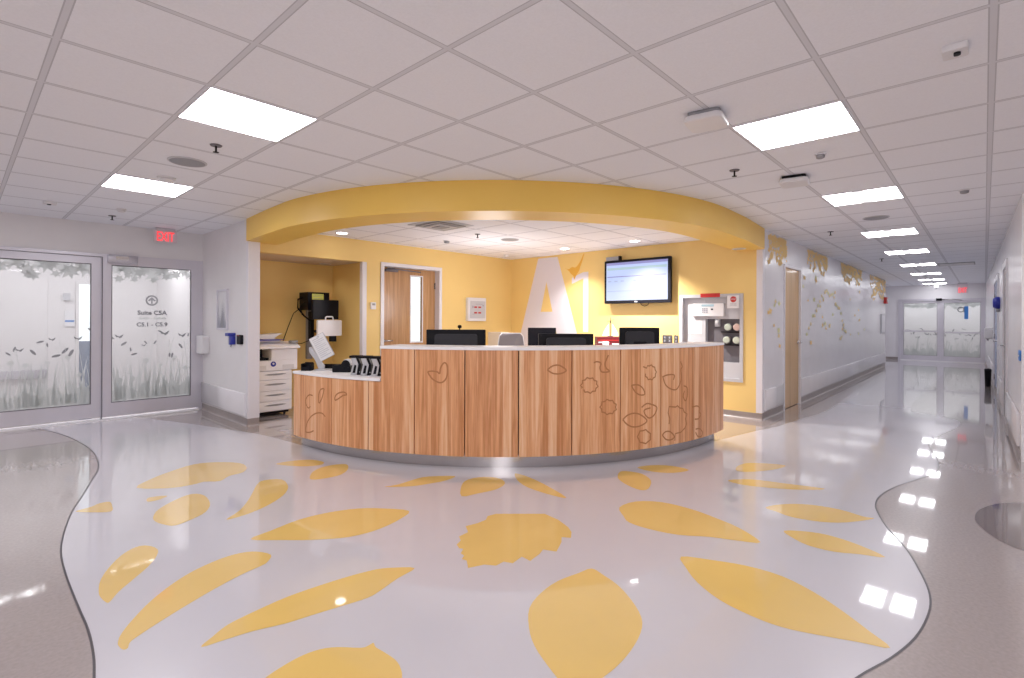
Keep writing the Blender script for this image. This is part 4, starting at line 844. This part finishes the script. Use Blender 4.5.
b = MB(FRt); b.box((-2.77,-.125,1.168), (U1-e-.004,-.06,1.182)); b.build('rack_shelf', 'black', t)
for (y, z, m_, lab) in ((2.675,1.245,'tube_green','tube carrier with pale green cap, upper left in the rack'), (2.553,1.245,'tube_pink','tube carrier with pale pink cap in the rack'),
                        (2.695,1.062,'tube_green','tube carrier with pale green cap, lower left in the rack'), (2.558,1.062,'tube_green','tube carrier with pale green cap, lower right in the rack')):
    t = thing('tube_carrier', FRt(-y,-.08,z), lab, 'tube carrier', 'tube carriers in the wall rack')
    b = MB(FRt); b.lathe((-y,-.122,z), [(.056,0),(.056,.055),(.052,.06)], (0,1,0), 24); b.build('barrel', 'alu_dark', t)
    b = MB(FRt); b.lathe((-y,-.062,z), [(.050,0),(.048,.012),(.036,.022)], (0,1,0), 24); b.build('end_cap', m_, t)
t = thing('notice_card', FRt(-2.575,.02,1.6), 'white card with a red round symbol taped to the tube station corner', 'notice')
b = MB(FRt); b.box((-2.66,.017,1.51), (-2.495,.020,1.69)); b.build('card', 'paper', t)
b = MB(FRt); b.lathe((-2.575,.0205,1.635), [(.042,0),(.042,.002)], (0,1,0), 24); b.build('red_disc', 'red', t)
text('STOP', .03, FRt, -2.575, .0226, 1.625, 'paper', t, 'lettering')
b = MB(FRt)
for z in (1.575,1.56,1.545): b.box((-2.62,.0202,z), (-2.53,.0208,z+.004))
b.build('printed_lines', 'ink', t)
t = thing('notice_sheet', FRt(-3.15,-.045,1.24), 'white printed sheet on the front of the tube station', 'notice')
b = MB(FRt); b.box((-3.25,-.0485,1.14), (-3.045,-.0465,1.33)); b.build('sheet', 'paper', t)
b = MB(FRt)
for k in range(8): b.box((-3.235,-.0463,1.305-k*.02), (-3.06,-.0458,1.309-k*.02))
b.build('printed_lines', 'ink', t)

# ------------------------------------------------------------------ things on the short white wall (u = -y)
t = thing('framed_picture', FW(-7.6,0,1.45), 'tall narrow framed picture of grey-blue grasses on the white wall', 'picture')
b = MB(FW)
for q in (((-7.80,0,1.184),(-7.775,.025,1.73)), ((-7.435,0,1.184),(-7.41,.025,1.73)), ((-7.775,0,1.184),(-7.435,.025,1.209)), ((-7.775,0,1.705),(-7.435,.025,1.73))): b.box(*q)
b.build('frame', 'alu', t)
b = MB(FW); b.box((-7.775,.004,1.209), (-7.435,.010,1.705), 0)
rp = random.Random(5)
for k in range(60):
    u = -7.60 + rp.gauss(0,.09); u = min(-7.45, max(-7.76, u)); h = .12+.28*rp.random()**2
    b.poly([(u-.008,.0101+k*.00002,1.21), (u+.012,.0101+k*.00002,1.21), (u+.004,.0101+k*.00002,1.21+h)], 1 if k % 3 else 2)
b.build('print', ['paper', 'ink', 'grey'], t)
t = thing('paper_dispenser', FW(-8.3,0,.96), 'white dispenser low on the white wall beside the sliding door', 'dispenser')
b = MB(FW); b.rbox((-8.44,0,.83), (-8.17,.09,1.09), .02, 0, 3, 1); b.build('cover', 'offwhite', t, .006); b = MB(FW); b.box((-8.40,.05,.822), (-8.21,.08,.83)); b.build('slot', 'grey', t)
t = thing('sanitizer_dispenser', FW(-7.19,0,1.06), 'blue topped hand sanitizer dispenser on the white wall', 'sanitizer dispenser')
b = MB(FW); b.rbox((-7.255,0,1.0), (-7.155,.06,1.11), .012, 0, 2, 1); b.build('bottle', 'lightgrey', t); b = MB(FW); b.rbox((-7.265,0,1.11), (-7.15,.09,1.15), .01, 0, 2, 1); b.rbox((-7.20,0,1.0), (-7.15,.066,1.11), .01, 0, 2, 1); b.build('cover', 'blue', t)
b = MB(FW); b.lathe((-7.20,.04,.965), [(.012,0),(.012,.035)], n=10); b.build('nozzle', 'chrome', t)
t = thing('card_reader', FW(-6.95,0,1.07), 'black card reader on the white wall near its corner', 'card reader')
b = MB(FW); b.rbox((-7.02,0,1.01), (-6.885,.035,1.13), .012, 0, 3, 1); b.build('case', 'black', t, .003); b = MB(FW); b.box((-6.99,.036,1.118), (-6.93,.038,1.124)); b.build('indicator', 'red', t)

# ------------------------------------------------------------------ corridor walls
t = thing('fire_alarm', FC(18.75,0,1.98), 'small red fire alarm box at the far end of the mural wall', 'fire alarm')
b = MB(FC); b.rbox((18.6,0,1.86), (18.9,.07,2.05), .01, 0, 2, 1); b.build('housing', 'red', t, .004); b = MB(FC); b.lathe((18.75,.071,1.955), [(.05,0),(.04,.02)], (0,1,0), 14); b.build('strobe', 'offwhite', t)
t = thing('wall_sign', FC(18.3,0,1.25), 'white framed notice below the red alarm at the end of the mural wall', 'sign')
b = MB(FC); b.rbox((18.0,0,.99), (18.75,.03,1.55), .01, 0, 2, 1); b.build('frame', 'lightgrey', t); b = MB(FC); b.box((18.06,.031,1.03), (18.69,.033,1.51)); b.build('sheet', 'paper', t)
t = thing('glove_dispenser', FX(4.75,0,1.65), 'dark blue dispenser on the right corridor wall', 'dispenser')
b = MB(FX); b.lathe((4.77,0,1.65), [(.10,0),(.10,.05),(.07,.09)], (0,1,0), 20); b.build('cover', 'blue', t, .01); b = MB(FX); b.rbox((4.72,0,1.50), (4.82,.05,1.55), .01, 0, 2, 1); b.build('nozzle', 'grey', t)
t = thing('sanitizer_dispenser', FX(8.6,0,1.05), 'white hand sanitizer dispenser on the right corridor wall', 'sanitizer dispenser')
b = MB(FX); b.rbox((8.4,0,.96), (8.7,.13,1.20), .03, 0, 3, 1); b.build('cover', 'offwhite', t, .01); b = MB(FX); b.lathe((8.55,.08,.92), [(.02,0),(.02,.04)], n=10); b.build('nozzle', 'grey', t)
t = thing('bin', FX(7.6,.1,0), 'small black bin against the right corridor wall', 'bin')
b = MB(FX); b.lathe((7.6,.09,0), [(.045,0),(.055,.32),(.06,.33),(.05,.33)], n=20); b.build('body', 'black', t); b = MB(FX); b.lathe((7.6,.09,.33), [(.061,0),(.05,.03),(.0,.04)], n=20, caps=False); b.build('lid', 'black_soft', t)
t = thing('door_sign', FX(.10,0,1.02), 'small blue sign at the near end of the right corridor wall', 'sign')
b = MB(FX); b.rbox((.04,0,.96), (.24,.012,1.06), .008, 0, 2, 1); b.build('plate', 'skyblue', t)
b = MB(FX); b.box((.08,.0125,1.0), (.20,.0135,1.012)); b.build('printed_line', 'paper', t)

# ------------------------------------------------------------------ exit signs
def exit_sign(fr, u, d, w, z0, z1, ztop, label):
    t = thing('exit_sign', fr(u,d,ztop), label, 'exit sign')
    b = MB(fr); b.rbox((u-w*.42,d-.03,ztop-.035), (u+w*.42,d+.03,ztop-.001), .008, 0, 2, 2); b.build('mount', 'lightgrey', t)
    b = MB(fr); b.box((u-w/2,d-.006,z0), (u+w/2,d+.006,ztop-.035)); b.build('plate', 'exit_back', t)
    h = (z1-z0)
    text('EXIT', h*1.18, fr, u, d+.007, z0+h*.08, 'exit_red', t, 'lettering', .002, 'CENTER', w*.90/(h*1.18*2.38))
    return t
exit_sign(FD, 1.955, .18, .27, 2.385, 2.54, CH, 'red lit EXIT sign hanging from the ceiling above the sliding doors')
exit_sign(FE, -.52, .55, .27, 2.25, 2.44, CH, 'distant red lit EXIT sign above the corridor end doors')
t = thing('security_camera', FE(-1.166,.6,2.5), 'small white dome camera hanging near the corridor end doors', 'camera')
b = MB(FE); b.lathe((-1.166,.6,CH-.04), [(.06,0),(.06,.039)], n=16); b.build('mount', 'offwhite', t); b = MB(FE); b.lathe((-1.166,.6,CH-.16), [(.0,0),(.04,.01),(.06,.05),(.06,.12)], n=16, caps=False); b.build('dome', 'offwhite', t)
# vestibule
t = thing('call_station', (1.225,10.99,1.68), 'square grey speaker plate on the wall beyond the left glass door', 'wall device')
b = MB(); b.rbox((1.182,10.955,1.62), (1.269,10.984,1.74), .006, 0, 2, 1); b.build('case', 'lightgrey', t)
t = thing('room_sign', (1.26,10.99,1.32), 'white room sign with a blue bar beyond the left glass door', 'sign')
b = MB(); b.box((1.20,10.975,1.2), (1.325,10.984,1.47)); b.build('plate', 'paper', t); b = MB(); b.box((1.205,10.972,1.27), (1.32,10.975,1.30)); b.build('blue_bar', 'skyblue', t)
w = MB(); w.rbox((-3,10.94,.38), (1.0,10.985,.52), .02, 0, 3, 0); struct(w.build('trim_15', 'alu'))

# ------------------------------------------------------------------ ceiling fixtures
def ceiling_light(cx, cy, label, mlight='light', banded=False, group='recessed square ceiling lights'):
    t = thing('ceiling_light', (cx,cy,CH), label, 'ceiling light', group)
    h = .293; b = MB()
    for q in (((cx-h-.008,cy-h-.008,CH-.006),(cx+h+.008,cy-h,CH-.0005)), ((cx-h-.008,cy+h,CH-.006),(cx+h+.008,cy+h+.008,CH-.0005)), ((cx-h-.008,cy-h,CH-.006),(cx-h,cy+h,CH-.0005)), ((cx+h,cy-h,CH-.006),(cx+h+.008,cy+h,CH-.0005))): b.box(*q)
    b.build('frame', 'trim_white', t)
    if banded:
        for s_ in (-1, 1):
            b = MB(); ya, yb = sorted((cy+s_*.045, cy+s_*h)); b.poly([(cx-h,ya,CH-.003),(cx+h,ya,CH-.003),(cx+h,yb,CH-.003),(cx-h,yb,CH-.003)]); b.build('diffuser', mlight, t)
        b = MB(); b.box((cx-h,cy-.045,CH-.005), (cx+h,cy+.045,CH-.001)); b.build('centre_band', 'light_band', t)
    else:
        b = MB(); b.poly([(cx-h,cy-h,CH-.003),(cx+h,cy-h,CH-.003),(cx+h,cy+h,CH-.003),(cx-h,cy+h,CH-.003)]); b.build('diffuser', mlight, t)
    return t
gx = lambda k: GX + T*(k+.5)
gy = lambda k: GY + T*(k+.5)
ceiling_light(gx(5), gy(-3), 'largest lit ceiling panel at right, beside the white antenna box')
ceiling_light(gx(1), gy(1), 'large lit ceiling panel at left, nearer the camera of the left pair')
ceiling_light(gx(1), gy(5), 'lit ceiling panel at left closest to the glass sliding doors')
names = ['second','third','fourth','fifth','sixth','seventh','eighth']
for i, (x_, y_) in enumerate(((gx(9), gy(-3)), (8.85,.98), (11.45,1.02), (14.2,1.07), (17.0,1.12), (19.5,1.16), (21.6,1.2))):
    ceiling_light(x_, y_, names[i] + ' lit ceiling panel along the corridor row, counted from the lobby', 'light_corr', banded=True)
for x_, y_ in ((1.2,-2.0), (-1.6,1.0), (-1.6,4.0), (-1.6,7.0), (4.5,-2.0), (-1.6,-2.0)):   # the lobby carries on behind the camera; unseen panels added there as fill
    ceiling_light(GX+T*(round((x_-GX)/T)+.5), GY+T*(round((y_-GY)/T)+.5), 'lit ceiling panel added as fill in the unseen lobby behind the viewpoint')
for x_, y_ in ((.6,9.8), (1.9,9.6), (-1.5,9.8)): ceiling_light(x_, y_, 'lit ceiling panel in the vestibule beyond the glass sliding doors', 'light_vest', group='vestibule ceiling lights')
ceiling_light(23.4, .3, 'lit ceiling panel beyond the glass doors at the corridor end, right', 'light_far', group='far lobby ceiling lights'); ceiling_light(23.4, 1.9, 'lit ceiling panel beyond the glass doors at the corridor end, left', 'light_far', group='far lobby ceiling lights')
ceiling_light(5.2, 7.7, 'lit ceiling panel in the room behind the wooden office door', 'light_vest', group='rear room ceiling light')

def sprinkler(x, y, z, label, s=1.):
    t = thing('sprinkler', (x,y,z), label, 'sprinkler', 'ceiling sprinklers')
    b = MB(); b.lathe((x,y,z-.008), [(.036*s,0),(.040*s,.007)], n=18); b.build('escutcheon', 'alu_dark', t)
    b = MB(); b.lathe((x,y,z-.05), [(.007,0),(.007,.043)], n=8); b.lathe((x,y,z-.053), [(.02*s,0),(.02*s,.003)], n=12); b.build('head', 'black', t)
sprinkler(1.256,4.035,CH,'black sprinkler head beside the left large ceiling light'); sprinkler(1.279,7.75,CH,'black sprinkler head near the wall above the sliding doors')
sprinkler(4.332,1.515,CH,'black sprinkler head between the two ceiling antenna boxes'); sprinkler(8.188,1.57,CH,'black sprinkler head over the start of the corridor')
sprinkler(12.4,1.5,CH,'black sprinkler head further along the corridor ceiling'); sprinkler(4.846,5.114,OC,'sprinkler head in the office ceiling above the counter')
def speaker(x, y, z, label, r=.135):
    t = thing('ceiling_speaker', (x,y,z), label, 'speaker', 'round ceiling speakers')
    b = MB(); b.lathe((x,y,z-.008), [(r*.96,0),(r,.004),(r,.0078)], n=32); b.build('rim', 'lightgrey', t)
    b = MB(); b.lathe((x,y,z-.0105), [(r*.86,0),(r*.9,.0024)], n=32); b.build('grille', 'grey', t)
speaker(1.237,4.628,CH,'round grey ceiling speaker between the two left ceiling lights'); speaker(7.436,.957,CH,'round ceiling speaker between corridor ceiling lights'); speaker(5.491,5.107,OC,'round ceiling speaker over the office')
def detector(x, y, z, label, r=.055, dark=False):
    t = thing('smoke_detector', (x,y,z), label, 'smoke detector', 'small ceiling detectors')
    b = MB(); b.lathe((x,y,z-.012), [(r,0),(r*1.05,.0115)], n=20); b.build('base', 'offwhite', t)
    b = MB(); b.lathe((x,y,z-.038), [(r*.45,0),(r*.8,.006),(r*.85,.025)], n=20); b.build('chamber', 'grey' if dark else 'offwhite', t)
detector(1.254,5.292,CH,'pale smoke detector beside the second left ceiling light', .07); detector(1.273,7.203,CH,'tiny pale detector on the ceiling before the sliding doors', .045)
detector(4.326,.896,CH,'tiny pale detector just past the large right ceiling light', .035, True); detector(6.40,.143,CH,'tiny pale detector on the ceiling by the right corridor wall', .04, True); detector(4.962,5.901,OC,'small detector in the office ceiling', .05, True); detector(6.76,6.38,OC,'small detector in the office ceiling corner above the letter A', .05)
for x, y, lab in ((.678,7.317,'square grey sensor box on the ceiling at far left'), (3.054,.102,'white motion sensor box on the ceiling at upper right')):
    t = thing('motion_sensor', (x,y,CH), lab, 'motion sensor'); b = MB(); b.rbox((x-.055,y-.045,CH-.03), (x+.055,y+.045,CH-.0005), .01, 0, 2, 2); b.build('case', 'offwhite', t, .003)
    b = MB(); b.rbox((x-.025,y-.02,CH-.038), (x+.01,y+.005,CH-.03), .01, 0, 2, 2); b.build('lens', 'black', t)
def antenna(x, y, label, rot, dark):
    t = thing('wireless_antenna', (x,y,CH), label, 'wireless access point', 'ceiling access points')
    fo = Fr((x,y,CH), (math.cos(rot),math.sin(rot),0), (-math.sin(rot),math.cos(rot),0))
    b = MB(fo); b.rbox((-.10,-.09,-.022), (.10,.09,-.0005), .02, 0, 3, 2); b.build('mounting_plate', 'black' if dark else 'grey', t)
    b = MB(fo); b.rbox((-.12,-.11,-.062), (.12,.11,-.024), .045, 0, 5, 2); b.build('cover', 'offwhite', t, .012)
antenna(3.06,1.235,'white rounded access point under the ceiling next to the large right light', .15, False); antenna(4.90,1.21,'white access point with dark top under the corridor ceiling', .15, True)
t = thing('linear_diffuser', (14.5,.45,CH), 'long slotted air diffuser in the corridor ceiling', 'air diffuser')
b = MB(); b.box((14.2,.15,CH-.012), (14.8,.75,CH-.0005)); b.build('frame', 'grey', t)
for k in range(3): b = MB(); b.box((14.28+k*.17,.17,CH-.016), (14.36+k*.17,.73,CH-.012)); b.build('slot', 'light_small' if 0 else 'offwhite', t)
t = thing('air_diffuser', (4.08,4.97,OC), 'square stepped air diffuser in the office ceiling', 'air diffuser')
for k, (h, dz) in enumerate(((.29,.004),(.22,.016),(.15,.026),(.08,.032))):
    b = MB(); b.extr([(4.08-h,4.97-h),(4.08+h,4.97-h),(4.08+h,4.97+h),(4.08-h,4.97+h)], OC-dz-.004, OC-dz+.003); b.build('vane' if k else 'frame', 'grey' if k % 2 else 'lightgrey', t)
def downlight(x, y, z, label, power, lens='light_small'):
    t = thing('downlight', (x,y,z), label, 'downlight', 'round downlights')
    b = MB(); b.lathe((x,y,z-.006), [(.085,0),(.09,.0055)], n=28); b.build('trim_ring', 'trim_white', t)
    b = MB(); b.lathe((x,y,z-.0075), [(.068,0),(.068,.001)], n=28); b.build('lens', lens, t)
    if power:
        L_ = bpy.data.lights.new('downlight_lamp', 'SPOT'); L_.energy = power; L_.spot_size = math.radians(118); L_.spot_blend = .9; L_.shadow_soft_size = .03; L_.color = (1,.95,.90)
        o_ = bpy.data.objects.new('downlight_lamp', L_); COL.objects.link(o_); o_.location = (x,y,z-.03)
downlight(3.56,6.43,OC,'round downlight in the office ceiling before the printer recess', 14)
downlight(6.774,5.073,OC,'round downlight in the office ceiling in front of the digit one', 110)
downlight(6.792,3.803,OC,'round downlight in the office ceiling in front of the television', 330)
downlight(7.10,2.42,SOF,'round downlight under the yellow soffit beside the corridor corner', 1.2, 'lightgrey')
downlight(3.876,7.50,2.19,'round downlight in the ceiling of the printer recess', 1.5, 'lightgrey')

# ------------------------------------------------------------------ soft fill lamps added without any fixture, for the lobby and the office
def area(name, loc, size, energy, rot=(0,0,0), color=(1,.96,1.)):
    L_ = bpy.data.lights.new(name, 'AREA'); L_.shape = 'RECTANGLE'; L_.size, L_.size_y = size; L_.energy = energy; L_.color = color
    o_ = bpy.data.objects.new(name, L_); COL.objects.link(o_); o_.location = loc; o_.rotation_euler = rot; return o_
def lamp(name, loc, e, color=(1,.96,.98), r=.25):
    L_ = bpy.data.lights.new(name, 'POINT'); L_.energy = e; L_.shadow_soft_size = r; L_.color = color
    o_ = bpy.data.objects.new(name, L_); COL.objects.link(o_); o_.location = loc; return o_
lamp('fill_lamp', (-1.2,-1.0,1.75), 60, r=.35)
lamp('fill_lamp', (5.4,5.4,1.55), 26, r=.3)
world = bpy.data.worlds.new('World'); sc.world = world; world.use_nodes = True
world.node_tree.nodes['Background'].inputs[0].default_value = (.8,.8,.9,1); world.node_tree.nodes['Background'].inputs[1].default_value = .3

# ------------------------------------------------------------------ camera
cam = bpy.data.cameras.new('camera'); cam.sensor_width = 36; cam.lens = 512.92/1024*36; cam.shift_y = -(339-319.73)/1024; cam.clip_start = .05
co = bpy.data.objects.new('camera', cam); COL.objects.link(co); sc.camera = co
yaw, roll = .7446, .0042
F_ = Vector((math.cos(yaw), math.sin(yaw), 0)); R_ = Vector((math.sin(yaw), -math.cos(yaw), 0)); U_ = Vector((0,0,1))
R2 = math.cos(roll)*R_ + math.sin(roll)*U_; U2 = -math.sin(roll)*R_ + math.cos(roll)*U_
mw = Matrix((R2, U2, -F_)).transposed().to_4x4(); mw.translation = Vector((0,0,1.33718)); co.matrix_world = mw
sc.view_settings.view_transform = 'Standard'
sc.view_settings.look = 'None'
sc.view_settings.exposure = 0.30
sc.view_settings.gamma = 1.03
sc.cycles.use_denoising = True
sc.cycles.max_bounces = 10; sc.cycles.diffuse_bounces = 6; sc.cycles.transparent_max_bounces = 24; sc.cycles.sample_clamp_indirect = 6.0
